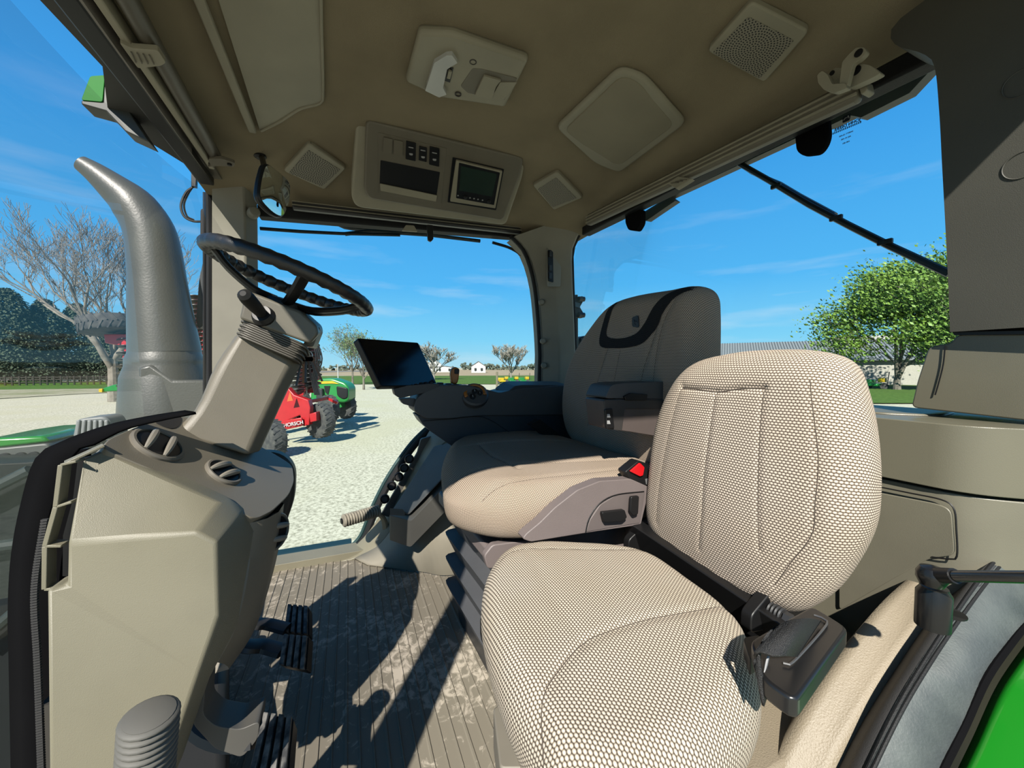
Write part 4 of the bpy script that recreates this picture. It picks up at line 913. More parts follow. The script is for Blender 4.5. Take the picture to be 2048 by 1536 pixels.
for k in range(n9):
    z = .05+.35*k/n9; h = .35/n9; o_ = .0; 
    for (za, zb, ia, ib) in ((z, z+h*.86, .014, -.020), (z+h*.86, z+h, -.020, .014)):
        def R4(i, zz): s = .0; return [bm.verts.new(p) for p in rnd([(.88+i, -.35-i+s, zz), (1.32-i, -.32-i+s, zz), (1.32-i, -.82+i, zz), (.88+i, -.82+i, zz)], .04, 3)]
        a = R4(ia, za); b = R4(ib, zb)
        for i in range(len(a)): bm.faces.new((a[i], a[(i+1) % len(a)], b[(i+1) % len(a)], b[i]))
obj('suspension_bellows', bm, BELLOW, t, bevel=.003, seg=2, ang=25)
bm = B(); slab(bm, rnd([(.90, -.36, .0), (1.30, -.34, .0), (1.30, -.8, .0), (.90, -.8, .0)], .02), (0, 0, .07)); obj('base_plate', bm, DMETAL, t, bevel=.004)
# left armrest
bm = B(); slab(bm, rnd([on(0, .80, *q) for q in ((1210, 797), (1222, 770), (1245, 766), (1420, 760), (1420, 795), (1330, 798))], .01), (.09, 0, 0)); arm = obj('armrest', bm, DGREY, t, bevel=.010, seg=4)
bm = B(); slab(bm, rnd([on(0, .80, *q) for q in ((1208, 799), (1420, 797), (1420, 880), (1330, 876), (1260, 864), (1215, 858))], .006), (.085, 0, 0)); ab = obj('lower_cover', bm, mat('arm_lower', (.125, .098, .09), .5, bump=.2, bump_s=900), arm, bevel=.008)
bm = B(); slab(bm, rnd([on(0, .797, *q) for q in ((1208, 800), (1348, 800), (1346, 818), (1250, 818), (1244, 862), (1214, 858))], .004), (.004, 0, 0)); obj('seam_cover', bm, mat('arm_front_dark', (.05, .045, .043), .5), ab, bevel=.001)
bm = B(); slab(bm, rnd([on(0, .793, *q) for q in ((1249, 793), (1262, 786), (1296, 789), (1294, 801), (1252, 801))], .003), (.008, 0, 0)); obj('hinge_clip', bm, BLACK, arm, bevel=.002)
bm = B(); slab(bm, rnd([on(0, .792, *q) for q in ((1211, 819), (1225, 817), (1229, 856), (1214, 858))], .003), (.008, 0, 0)); sw = obj('rocker_switch', bm, BLACK, arm, bevel=.002)
for yy in (832, 845):
    bm = B(); slab(bm, [on(0, .7915, *q) for q in ((1214, yy-4), (1219, yy-4), (1221, yy+3), (1214, yy+3))], (-.0005, 0, 0)); obj('icon', bm, GREYIC, sw)
# buckle
t = thing('seat_belt_buckle', 'black seat belt buckle with red release button beside operator seat', 'seat belt')
bb = [on(0, .74, *q) for q in ((1250, 944), (1278, 921), (1292, 926), (1303, 950), (1306, 968), (1280, 974), (1262, 962))]
bm = B(); slab(bm, rnd(bb, .006), (.03, 0, 0)); obj('buckle_body', bm, BLACK, t, bevel=.006, seg=3)
bm = B(); slab(bm, rnd([on(0, .7385, *q) for q in ((1258, 942), (1278, 925), (1287, 934), (1284, 950), (1278, 952))], .003), (-.004, 0, 0)); obj('release_button', bm, REDB, t, bevel=.002)
bm = B(); slab(bm, [on(0, .739, *q) for q in ((1290, 958), (1297, 956), (1298, 968), (1292, 969))], (-.001, 0, 0)); obj('press_mark', bm, mat('print_dim', (.2, .2, .2), .5), t)
bm = B(); slab(bm, rnd([on(0, 1.30, *q) for q in ((1060, 850), (1080, 838), (1120, 870), (1105, 885))], .004), (.03, 0, 0)); tag(obj('belt_buckle_guide', bm, BLACK, bevel=.004), 'black belt guide lying between operator seat and right armrest', 'belt guide')
# ================================================================ ARMREST CONSOLE + monitor
t = thing('armrest_console', 'long dark grey control armrest with orange lever and dial', 'control armrest')
XA = 1.42
body = [(828, 820), (832, 800), (845, 788), (870, 778), (905, 770), (960, 768), (1000, 780), (1010, 790), (1060, 776), (1150, 772), (1150, 806), (1050, 806), (990, 815), (900, 828), (850, 835)]
bm = B(); slab(bm, rnd([on(0, XA, *q) for q in ((828, 822), (832, 797), (848, 784), (880, 770), (930, 770), (960, 775), (1000, 786), (1040, 776), (1140, 770), (1145, 830), (960, 832), (900, 838), (850, 838))], .012), (.16, 0, 0)); obj('upper_body', bm, DGREY, t, bevel=.016, seg=4)
bm = B(); slab(bm, rnd([on(0, XA+.012, *q) for q in ((835, 832), (1150, 818), (1150, 905), (1110, 900), (1040, 862), (960, 872), (905, 893), (860, 862), (845, 848))], .006), (.13, 0, 0)); obj('lower_body', bm, DGREY2, t, bevel=.008, seg=3)
bm = B(); tube(bm, cr([on(0, XA-.001, *q) for q in ((846, 842), (900, 838), (965, 834), (1015, 862), (1050, 888))], 24), .0012, 5); obj('panel_gap', bm, BLACK, t)
bm = B(); slab(bm, rnd([on(0, XA+.005, *q) for q in ((1012, 786), (1030, 772), (1045, 770), (1140, 770), (1142, 797), (1045, 803), (1030, 798))], .006), (.13, 0, .012)); obj('arm_pad', bm, mat('arm_pad_dark', (.055, .055, .055), .55, bump=.3, bump_s=500), t, bevel=.008)
# dial
dc = on(0, XA-.004, 950, 788); nd = Vector((-.75, .15, .6)).normalized()
bm = B(); lathe(bm, dc-nd*.02, nd, [(.052, 0), (.052, .018), (.046, .024), (.002, .024)], 32); dl = obj('dial_base', bm, DGREY, t)
Ud = Vector((0, -1, 0)); Ud = (Ud-nd*Ud.dot(nd)).normalized(); Vd = nd.cross(Ud) if nd.cross(Ud).z > 0 else -nd.cross(Ud)
bm = B(); V1 = []
for k in range(31):
    a = R(200-220*k/30); d = Ud*math.cos(a)+Vd*math.sin(a); V1.append((bm.verts.new(dc+d*.044+nd*.006), bm.verts.new(dc+d*.031+nd*.009)))
for a, b in zip(V1, V1[1:]): bm.faces.new((a[0], b[0], b[1], a[1]))
obj('orange_arc', bm, ORANGE, dl, solid=.004)
for i, (x, y, r_) in enumerate(((0, .010, .011), (-.012, -.014, .012), (.018, -.002, .009))):
    p = dc+Ud*x+Vd*y+nd*.004; bm = B(); lathe(bm, p, nd, [(r_, 0), (r_, .004), (r_*.8, .005), (.001, .005)], 16); bt = obj('round_button', bm, BLACK, dl)
    bm = B(); bar(bm, p+nd*.0055-Vd*r_*.4, p+nd*.0055+Vd*r_*.4, .002, .0006, nd); obj('icon', bm, WHITE if i < 2 else GREYIC, bt)
# orange lever
bm = B(); slab(bm, rnd([on(0, XA+.06, *q) for q in ((903, 738), (911, 733), (920, 738), (918, 758), (915, 768), (904, 768), (902, 750))], .008), (.03, 0, 0)); lo_ = obj('hydro_lever', bm, ORANGE, t, bevel=.006, seg=3)
bm = B(); slab(bm, rnd([on(0, XA+.0565, *q) for q in ((909, 738), (919, 738), (918, 748), (909, 748))], .004), (.003, 0, 0)); obj('lever_switch', bm, BLACK, lo_, bevel=.001)
bm = B()
for k in range(6): box(bm, on(0, XA+.05, 880+16*k, 768+1.5*k), (.03, .022, .012))
obj('finger_controls', bm, BLACK, t, bevel=.003)
t = thing('monitor', 'black tilted flat touchscreen monitor mounted ahead of control armrest', 'monitor')
mq = [on(0, 1.40, 713, 677), on(0, 1.56, 835, 686), on(0, 1.50, 880, 768), on(0, 1.36, 760, 774)]
c_ = sum(mq, Vector())/4; nm = (mq[1]-mq[0]).cross(mq[3]-mq[0]).normalized(); nm = nm if nm.dot(CAM-c_) > 0 else -nm
mq = [p-nm*((p-c_).dot(nm)) for p in mq]
bm = B(); slab(bm, rnd(mq, .008), -nm*.028); obj('housing', bm, BLACK, t, bevel=.004)
bm = B(); slab(bm, rnd([c_+(p-c_)*.97+nm*.0003 for p in mq], .006), nm*.0012); obj('screen', bm, SCREEN, t)
bm = B(); slab(bm, rnd([on(0, 1.42, *q) for q in ((787, 778), (800, 772), (862, 767), (880, 768), (876, 780), (830, 790), (800, 797), (790, 790))], .004), (.07, 0, 0)); kp = obj('keypad', bm, mat('keypad_black', (.03, .03, .032), .5), t, bevel=.004)
bm = B()
for r_ in range(2):
    for k in range(6): box(bm, on(0, 1.44+.025*r_, 812+10*k, 774-1.0*k-2*r_)+Vector((0, 0, .004)), (.018, .013, .008))
obj('keys', bm, BLACK, kp, bevel=.002, seg=1)
bm = B(); slab(bm, rnd([on(0, 1.45, *q) for q in ((799, 798), (822, 796), (850, 800), (846, 820), (832, 815), (806, 808))], .004), (.05, 0, 0)); obj('mount_arm', bm, DGREY, t, bevel=.006)
# ================================================================ REAR BODY, DOOR SILL, FENDER
YR = -.93
t = thing('rear_console', 'olive beige moulded rear ledge and side panels behind the seats', 'console')
# rounded lid
bm = B(); slab(bm, rnd([(.28, -.93, .672), (1.75, -.93, .672), (1.75, -1.24, .672), (.02, -1.24, .672), (.10, -1.12, .672)], [.045, .03, .02, .02, .02], 5), (0, 0, .112)); obj('lid', bm, OLIVE, t, bevel=.054, seg=8)
bm = B(); slab(bm, rnd([(.285, -.94, .10), (1.75, -.94, .10), (1.75, -1.24, .10), (.02, -1.24, .10), (.09, -1.12, .10)], [.04, .03, .02, .02, .02], 5), (0, 0, .566)); obj('lower_body', bm, mat('taupe_lower_plastic', (.22, .205, .152), .45, bump=.15, bump_s=900), t, bevel=.006, seg=3)
bm = B(); slab(bm, rnd([on(1, -.937, *q) for q in ((1680, 968), (1745, 982), (1880, 1008), (1905, 1020), (1912, 1110), (1860, 1116), (1800, 1150), (1680, 1220))], .012), (0, .004, 0)); pn = obj('access_panel', bm, mat('taupe_lower_plastic', (.22, .205, .152), .45), t, bevel=.003)
bm = B(); tube(bm, cr([on(1, -.9325, *q) for q in ((1745, 971), (1820, 986), (1885, 1000), (1908, 1018), (1913, 1060), (1914, 1112), (1900, 1118), (1864, 1114))], 40), .0014, 5); obj('panel_gap', bm, BLACK, pn)
bm = B(); slab(bm, rnd([(.43, -1.0, .782), (1.7, -1.0, .782), (1.7, -1.19, .782), (.38, -1.19, .782), (.36, -1.06, .782)], .03), (0, 0, .006)); obj('ledge_cover', bm, OLIVE, t, bevel=.003)
# corner tower under the rear pillar
tw = [(1822, 812), (1835, 760), (1856, 700), (1868, 690), (1898, 688), (1910, 672), (1925, 665), (2120, 664)]
T1 = [on(1, -1.06, *q) for q in tw]; T2 = [on(1, -1.0, x, y) for x, y in ((1822, 815), (1850, 815), (1880, 816), (1920, 818), (1960, 822), (2000, 828), (2040, 838), (2120, 860))]
bm = B(); slab(bm, rnd([on(1, -1.04, *q) for q in ((1822, 815), (1835, 760), (1856, 697), (1870, 690), (1900, 688), (1912, 672), (1925, 668), (2130, 668), (2130, 850))], .01), (0, -.14, 0)); obj('corner_tower', bm, OLIVE, t, bevel=.014, seg=4)
bm = B(); tube(bm, cr([on(1, -1.036, *q) for q in ((1890, 692), (1886, 730), (1876, 770), (1870, 790))], 12), .0012, 5); obj('tower_seam', bm, BLACK, t)
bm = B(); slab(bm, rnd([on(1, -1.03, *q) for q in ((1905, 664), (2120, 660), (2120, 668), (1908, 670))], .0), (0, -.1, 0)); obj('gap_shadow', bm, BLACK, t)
# flare to wheel arch
E1_ = [(.35, 1680, 1180), (.35, 1740, 1160), (.33, 1800, 1130), (.31, 1850, 1112)]
bm = B(); slab(bm, rnd([(.80, -.9, .0), (.34, -.9, .0), (.34, -.78, .0), (.80, -.78, .0)], .01), (0, 0, .36)); obj('seat_rear_box', bm, BLACK, t, bevel=.01)
# dark gap below
def arch(*pts): return [on(0, a, b+13, c+3)-Vector((0, 0, .006)) for a, b, c in pts]
s0 = arch((.37, 1870, 1112), (.375, 1800, 1150), (.38, 1720, 1230), (.38, 1640, 1330), (.38, 1560, 1450), (.38, 1480, 1620))
s0 = [p+Vector((.03, 0, -.08)) for p in s0]
s1 = arch((.345, 1880, 1108), (.35, 1815, 1150), (.35, 1744, 1215), (.35, 1660, 1325), (.35, 1590, 1432), (.35, 1500, 1600))
s2 = arch((.325, 1905, 1118), (.33, 1850, 1165), (.33, 1780, 1235), (.33, 1700, 1340), (.33, 1620, 1470), (.33, 1550, 1620))
s3 = arch((.30, 1936, 1133), (.30, 1894, 1180), (.30, 1847, 1234), (.30, 1784, 1325), (.30, 1707, 1447), (.30, 1630, 1600))
for l, dz_ in ((s2, .012),):
    for p in l: p.z += dz_*0
sm = [(a+b)*.5+Vector((0, 0, .006)) for a, b in zip(s1, s2)]; bm = strip([s0, s1, sm, s2, [(a+b)*.5+Vector((0, 0, .004)) for a, b in zip(s2, s3)], s3], 50); struct(obj('trim_20', bm, BEIGE2, solid=.012, ang=80))
s4 = arch((.262, 2048, 1040), (.26, 1985, 1105), (.26, 1940, 1160), (.26, 1888, 1235), (.26, 1830, 1325), (.26, 1770, 1430), (.26, 1690, 1600))
s3b = arch((.30, 2035, 1015), (.30, 1960, 1100), (.30, 1920, 1150), (.30, 1847, 1234), (.30, 1784, 1325), (.30, 1707, 1447), (.30, 1630, 1600))
BLK3 = mat('black_sill_plastic', (.05, .05, .052), .6, bump=.5, bump_s=350)
bm = strip([[p+Vector((0, 0, -.002)) for p in s3b], s4], 40); struct(obj('trim_21', bm, BLK3, solid=.008))
ru1 = arch((.255, 2080, 1030), (.255, 2010, 1098), (.255, 1958, 1160), (.255, 1900, 1240), (.255, 1840, 1330), (.255, 1782, 1430), (.255, 1700, 1600))
bm = B(); tube(bm, cr([p+Vector((0, 0, .002)) for p in s4], 60), .0025, 8); tube(bm, cr([p+Vector((0, 0, .002)) for p in ru1], 60), .0025, 8); struct(obj('trim_22', bm, RUBBER))
s5 = arch((.215, 2140, 1140), (.215, 2048, 1232), (.215, 2000, 1290), (.215, 1958, 1352), (.215, 1916, 1443), (.215, 1868, 1540), (.215, 1840, 1620))
TEALR = mat('weathered_rubber_sill', (.075, .09, .092), .6, color2=(.13, .15, .145), noise_s=14, bump=.4, bump_s=300)
bm = strip([[p+Vector((.004, 0, -.001)) for p in s4], ru1, s5], 40); struct(obj('trim_23', bm, TEALR, solid=.006))
bm = B(); tube(bm, cr([p+Vector((0, 0, .002)) for p in s5], 60), .0045, 8); struct(obj('trim_24', bm, MATTE))
# green fender, continuing outboard and curving down
s6 = cr(s5, 40); rows = [[p+Vector((-.004-.10*k, .0, -.004-.008*k-.004*k*k)) for p in s6] for k in range(6)]
for r_ in rows:
    e_ = r_[0]+Vector((0, -.4, .06)); r_.insert(0, e_); 
bm = strip(rows, 44); tag(obj('rear_fender', bm, GREEN, solid=.006, sub=1, ang=80), 'glossy bright green rear fender outside the door opening', 'fender')
# gas strut
t = thing('gas_strut', 'black gas strut with ball joint on post at the door sill', 'gas strut')
bz = on(2, .575, 1868, 1218)
b1 = on(2, .575, 1866, 1222); topj = Vector((b1.x, b1.y, 0)); d = ray(1866, 1160); topj = CAM+d*((b1-CAM).dot(Vector((d.x, d.y, 0)))/(d.x**2+d.y**2))
topj = Vector((b1.x, b1.y, topj.z))
bm = B(); lathe(bm, b1-Vector((0, 0, .02)), (0, 0, 1), [(.0165, 0), (.0165, (topj.z-b1.z)*.85+.01), (.013, (topj.z-b1.z)*.95+.012), (.013, (topj.z-b1.z)+.012), (.002, (topj.z-b1.z)+.014)], 20); obj('post', bm, mat('post_black_metal', (.02, .02, .02), .25, .6), t)
bj = on(0, b1.x-.004, 1864, 1150); 
bm = B(); lathe(bm, bj-Vector((.0, 0, .012)), (0, 0, 1), [(.002, -.002), (.011, .0), (.0145, .008), (.0145, .014), (.011, .021), (.002, .024)], 18); obj('ball_socket', bm, mat('post_black_metal', (.02, .02, .02), .25, .6), t)
rod = [bj, on(0, b1.x-.05, 1912, 1152), on(0, b1.x-.19, 2048, 1154)]; rod.append(rod[-1]*2-rod[-2])
rod = [bj, on(1, bj.y+.01, 1910, 1152), on(1, bj.y+.02, 2048, 1154), on(1, bj.y+.03, 2400, 1158)]
bm = B(); tube(bm, [rod[0], rod[1]], [.009, .0085], 14); obj('end_fitting', bm, BLACK, t)
bm = B(); tube(bm, rod[1:], .0062, 14); obj('rod', bm, mat('strut_rod', (.10, .10, .10), .22, .9), t)
bm = B(); lathe(bm, on(2, .562, 1896, 1226), (0, 0, 1), [(.017, 0), (.017, .0015), (.001, .0016)], 20); tag(obj('strut_hole', bm, BLACK), 'dark round hole in sill beside the gas strut post', 'hole')
# left door frame (front post, mostly outside the picture) and floor edge at the door
bm = B(); slab(bm, [(.00, .44, -.05), (.00, .54, -.05), (.08, .54, -.05), (.08, .44, -.05)], (0, 0, 1.7)); struct(obj('trim_25', bm, DGREY, bevel=.01))
bm = B(); slab(bm, rnd([(.34, -.36, .0), (.34, -.9, .0), (.62, -.9, .0), (.62, -.44, .0), (.45, -.30, .0)], .02), (0, 0, .30)); struct(obj('trim_26', bm, BEIGE2, bevel=.02, seg=3))
bm = B(); slab(bm, rnd([on(2, .09, *q) for q in ((986, 1415), (1010, 1405), (1050, 1460), (1060, 1536), (1000, 1536))], .01), (0, 0, -.09)); tag(obj('seat_bracket', bm, mat('floor_bracket', (.26, .235, .19), .6), bevel=.006), 'small taupe bracket on floor at foot of passenger seat', 'bracket')
# ================================================================ OUTSIDE OF THE CAB
# rear wiper
t = thing('rear_wiper', 'long black wiper crossing rear window diagonally', 'wiper')
w_ = [on(1, -1.24, *q) for q in ((1470, 322), (1540, 362), (1620, 410), (1700, 452), (1780, 492), (1900, 548))]
bm = B(); tube(bm, w_, .0085, 8); obj('blade', bm, BLACK, t)
w2_ = [on(1, -1.26, *q) for q in ((1465, 318), (1505, 345), (1560, 368), (1600, 392), (1670, 430))]
bm = B(); tube(bm, w2_, .011, 8, flat=.6); obj('arm', bm, DMETAL, t)
for q in ((1552, 372), (1672, 436), (1770, 484)):
    bm = B(); box(bm, on(1, -1.235, *q), (.03, .01, .012)); obj('clip', bm, BLACK, t, bevel=.002)
# side wiper
t = thing('side_window_wiper', 'black wiper along the top outside right side window', 'wiper')
bm = B(); tube(bm, [on(0, 2.08, *q) for q in ((520, 457), (600, 463), (680, 467), (800, 470))], .008, 8); obj('blade', bm, BLACK, t)
bm = B(); tube(bm, [on(0, 2.10, *q) for q in ((690, 468), (740, 462), (860, 470), (960, 482))], .010, 8); obj('arm', bm, DMETAL, t)
bm = B(); tube(bm, cr([on(0, 2.12, *q) for q in ((675, 446), (700, 455), (760, 456), (830, 456))], 12), .014, 8); obj('motor_cover', bm, DMETAL, t)
bm = B(); tube(bm, cr([on(0, 2.0, *q) for q in ((985, 485), (1020, 496), (1045, 512), (1060, 530))], 12), .008, 8); tag(obj('drain_hose', bm, BLACK), 'short black hose at upper right corner of side window', 'hose')
# rear lamps/brackets hanging under the roof
bm = B(); slab(bm, rnd([on(1, -1.165, *q) for q in ((1588, 262), (1655, 232), (1658, 270), (1652, 290), (1638, 308), (1606, 312), (1592, 302))], .012), (0, -.018, 0)); tag(obj('rear_camera_housing', bm, MATTE, bevel=.005, seg=3), 'black rounded housing hanging at top of rear window', 'housing')
bm = B(); slab(bm, rnd([on(1, -1.14, *q) for q in ((1250, 425), (1281, 418), (1281, 446), (1272, 462), (1256, 460), (1250, 446))], .012), (0, -.03, 0)); tag(obj('rear_bracket', bm, MATTE, bevel=.008, seg=3), 'small black rounded bracket at left end of rear window top', 'bracket')
bm = B(); lathe(bm, on(0, 1.70, 1167, 447), (-1, .3, -.6), [(.012, -.01), (.012, .004), (.004, .006)], 14); tag(obj('blind_screw', bm, METAL), 'metal screw fitting at corner above the right rear pillar', 'screw')
# sticker on the rear glass, seen from behind (mirrored)
t = thing('glass_marking', 'dark maker marking on the rear glass, read from behind', 'sticker')
U_ = (on(1, -1.195, 1720, 240)-on(1, -1.195, 1668, 262)).normalized(); U_ = Vector((U_.x, 0, U_.z)).normalized(); V_ = Vector((-U_.z, 0, U_.x)); V_ = V_ if V_.z > 0 else -V_
def gt(x, y): return on(1, -1.194, x, y)
mk = mat('glass_print', (.02, .03, .05), .5)
bm = B(); slab(bm, rnd([gt(1693, 236)+U_*a+V_*b for a, b in ((-.008, -.009), (.008, -.009), (.009, .008), (-.009, .008))], .003), (0, -.0004, 0)); lg = obj('logo_plate', bm, mk, t)
bm = B(); tube(bm, [gt(1693, 236)+Vector((0, .0006, 0))+U_*a+V_*b for a, b in ((-.006, -.003), (-.002, .001), (.002, 0), (.004, .004), (.005, .001), (.006, -.003))], .0008, 5); obj('logo_deer', bm, WHITE, lg)
text_mesh('brand_text', 'JOHN DEERE', .010, gt(1694, 250), U_, V_, mk, t, mirror=True, bold=.0002)
bm = B()
for i in range(16): bar(bm, gt(1693, 256)+U_*(-.030+.004*i)+V_*(.0025), gt(1693, 256)+U_*(-.030+.004*i)-V_*(.0025), .0022, .0004, (0, 1, 0))
obj('code_marks', bm, mk, t)
for k, (x, y, n_) in enumerate(((1692, 268, 'SAFETY GLASS'), (1692, 276, 'AS2 M 43R'), (1692, 285, '43R 001'))):
    text_mesh('small_print', n_, .0048, gt(x, y), U_, V_, mk, t, mirror=True)
# ----------------------- exterior right side of the tractor: exhaust stack, mirror, lamps
t = thing('exhaust_stack', 'large grey curved exhaust stack standing outside the windshield', 'exhaust stack')
XS = 2.35
def xs(*q): return [on(0, XS, *p) for p in q]
Lp_ = xs((274, 850), (268, 700)); 
cen = [(332, 705, 61), (322, 620, 57), (314, 540, 53), (305, 480, 49), (291, 443, 47), (264, 406, 45), (233, 379, 41), (194, 348, 29), (163, 327, 17)]
pts = [on(0, XS, x, y) for x, y, r_ in cen]; rad = []
for (x, y, r_), p in zip(cen, pts):
    D = (p-CAM).dot(fw); rad.append(r_*D/FPX*.93)
bm = B(); tube(bm, cr(pts, 36), [0]*36 if False else list(__import__('numpy').interp([i/35 for i in range(36)], [i/(len(rad)-1) for i in range(len(rad))], rad)), 28); obj('pipe', bm, STACKM, t, ang=60)
c0 = on(0, XS, 332, 712); D0 = (c0-CAM).dot(fw)
bm = B(); k_ = D0/FPX*.93; lathe(bm, c0+Vector((0, 0, -.30)), (0, 0, 1), [(.18, 0), (.165, .20), (62*k_+.01, .25), (66*k_, .27), (66*k_, .285), (61*k_, .31), (60*k_, .33)], 28); obj('collar', bm, STACKM, t)
bm = B(); slab(bm, rnd([on(0, XS-.10, *q) for q in ((272, 700), (385, 700), (412, 760), (412, 860), (276, 860))], .02), (.3, 0, 0)); 
bm.free(); bm = B(); vs = [on(0, XS-.22, *q) for q in ((300, 735), (352, 762), (412, 760), (412, 880), (372, 880), (300, 880))]
slab(bm, [on(0, XS-.16, *q) for q in ((275, 735), (300, 728), (345, 760), (412, 760), (415, 880), (275, 880))], (.35, 0, 0)); obj('base_cover', bm, STACKM, t, bevel=.012)
# work lamp/step in front (ribbed grey)
t = thing('ribbed_lamp', 'grey ribbed lamp housing outside the windshield left of exhaust', 'lamp')
bm = B(); slab(bm, rnd([on(0, 2.0, *q) for q in ((152, 838), (212, 832), (224, 850), (226, 880), (143, 880))], .02), (.12, 0, 0)); obj('housing', bm, mat('lamp_grey', (.20, .22, .22), .5), t, bevel=.012)
bm = B()
for k in range(6): bar(bm, on(0, 1.99, 158+11*k, 840), on(0, 1.99, 154+12*k, 874), .012, .012, (1, 0, 0))
obj('rib', bm, mat('lamp_grey_light', (.28, .30, .30), .5), t, bevel=.004)
bm = B(); p_ = on(0, 2.06, 190, 876); bar(bm, p_, Vector((2.25, p_.y, p_.z-.35)), .04, .04, (0, 1, 0)); obj('mount_arm', bm, BLACK, t)
t = thing('front_fender', 'green edged dark front fender seen through lower windshield', 'fender')
bm = B(); slab(bm, [on(0, 2.3, *q) for q in ((-80, 888), (0, 876), (85, 872), (100, 884), (0, 896), (-80, 905))], (.4, .0, 0)); obj('green_edge', bm, GREEN, t, bevel=.01)
bm = B(); slab(bm, rnd([on(0, 2.29, *q) for q in ((-80, 900), (0, 896), (98, 886), (102, 905), (85, 935), (-80, 960))], .02), (.4, 0, 0)); obj('grey_side', bm, mat('fender_grey', (.10, .11, .10), .5), t, bevel=.01)
for x in (10, 42, 68):
    bm = B(); lathe(bm, on(0, 2.285, x, 915-x*.05), (-1, 0, 0), [(.018, -.01), (.018, .006), (.004, .008)], 14); obj('bolt', bm, BLACK, t)
t = thing('tractor_front_body', 'dark lower body of tractor behind the windshield bottom', 'tractor body')
DK = mat('dark_cowl', (.014, .018, .019), .6, spec=.15)
bm = B(); slab(bm, rnd([on(0, 2.1, *q) for q in ((-200, 936), (60, 925), (130, 915), (150, 1000), (150, 1800), (-200, 1800))], .03), (.5, 0, 0)); obj('cowl', bm, DK, t, bevel=.02)
bm = B(); 
for q in (((-80, 1010), (60, 940)), ((-60, 1100), (80, 1080)), ((-60, 1300), (80, 1180))): tube(bm, [on(0, 2.05, *q[0]), on(0, 2.05, *q[1])], .02, 8)
obj('tubes', bm, mat('dark_teal_pipe', (.03, .045, .045), .6, spec=.2), t)
# exterior rear-view mirrors and lamps beyond the pillars
bm = B(); slab(bm, rnd([on(0, 2.4, *q) for q in ((411, 500), (398, 560), (392, 640), (396, 660), (410, 648), (414, 560))], .03), (.05, 0, 0)); tag(obj('side_mirror', bm, mat('mirror_back', (.03, .04, .045), .5), bevel=.01), 'dark outside mirror back left of right front pillar', 'mirror')
t = thing('cable_loop', 'thin black cable loop hanging outside top of front pillar', 'cable')
bm = B(); tube(bm, cr([on(0, 2.12, *q) for q in ((386, 345), (388, 370), (372, 385), (362, 410), (368, 432), (385, 442), (402, 443))], 40), .005, 6); tube(bm, cr([on(0, 2.12, *q) for q in ((388, 370), (376, 388), (368, 410), (374, 432), (388, 440))], 30), .004, 6); obj('cable', bm, BLACK, t)
bm = B(); slab(bm, [on(0, 2.11, *q) for q in ((382, 345), (393, 350), (392, 374), (382, 372))], (.02, 0, 0)); obj('connector', bm, BLACK, t, bevel=.002)
bm = B(); slab(bm, rnd([on(0, 2.0, *q) for q in ((401, 418), (410, 416), (410, 500), (400, 500))], .01), (.12, 0, 0)); tag(obj('mirror_motor', bm, BLACK, bevel=.006), 'slim black bracket above outside mirror beside front pillar', 'bracket')
t = thing('rear_side_lamp', 'black ribbed work lamp outside right of right rear pillar', 'lamp')
bm = B(); slab(bm, rnd([on(0, 2.5, *q) for q in ((1158, 676), (1170, 671), (1196, 672), (1196, 706), (1160, 708))], .02), (.1, 0, 0)); obj('housing', bm, BLACK, t, bevel=.01)
bm = B()
for k in range(4): bar(bm, on(0, 2.49, 1164+9*k, 676), on(0, 2.49, 1164+9*k, 698), .012, .01, (1, 0, 0))
obj('fin', bm, DMETAL, t)
bm = B(); p_ = on(0, 2.52, 1180, 700); bar(bm, p_, Vector((2.0, -1.14, p_.z-.02)), .03, .03); obj('bracket_arm', bm, BLACK, t)
t = thing('mirror_clamp', 'black clamp bracket outside on right rear pillar edge', 'bracket')
bm = B(); slab(bm, rnd([on(0, 2.15, *q) for q in ((1148, 594), (1166, 592), (1167, 602), (1160, 614), (1167, 626), (1166, 636), (1150, 634))], .006), (.03, 0, 0)); obj('body', bm, BLACK, t, bevel=.004)
for y in (598, 630):
    bm = B(); lathe(bm, on(0, 2.14, 1163, y), (0, -1, 0), [(.016, -.02), (.016, .02), (.004, .022)], 12); obj('bolt', bm, DMETAL, t)
bm = B(); tube(bm, [on(0, 2.2, 1152, 590), on(0, 2.2, 1153, 760)], .012, 8); obj('pole', bm, BLACK, t)
bm = B(); p_ = on(0, 2.16, 1156, 612); bar(bm, p_, Vector((1.99, -1.12, p_.z)), .03, .03); obj('bracket_arm', bm, BLACK, t)
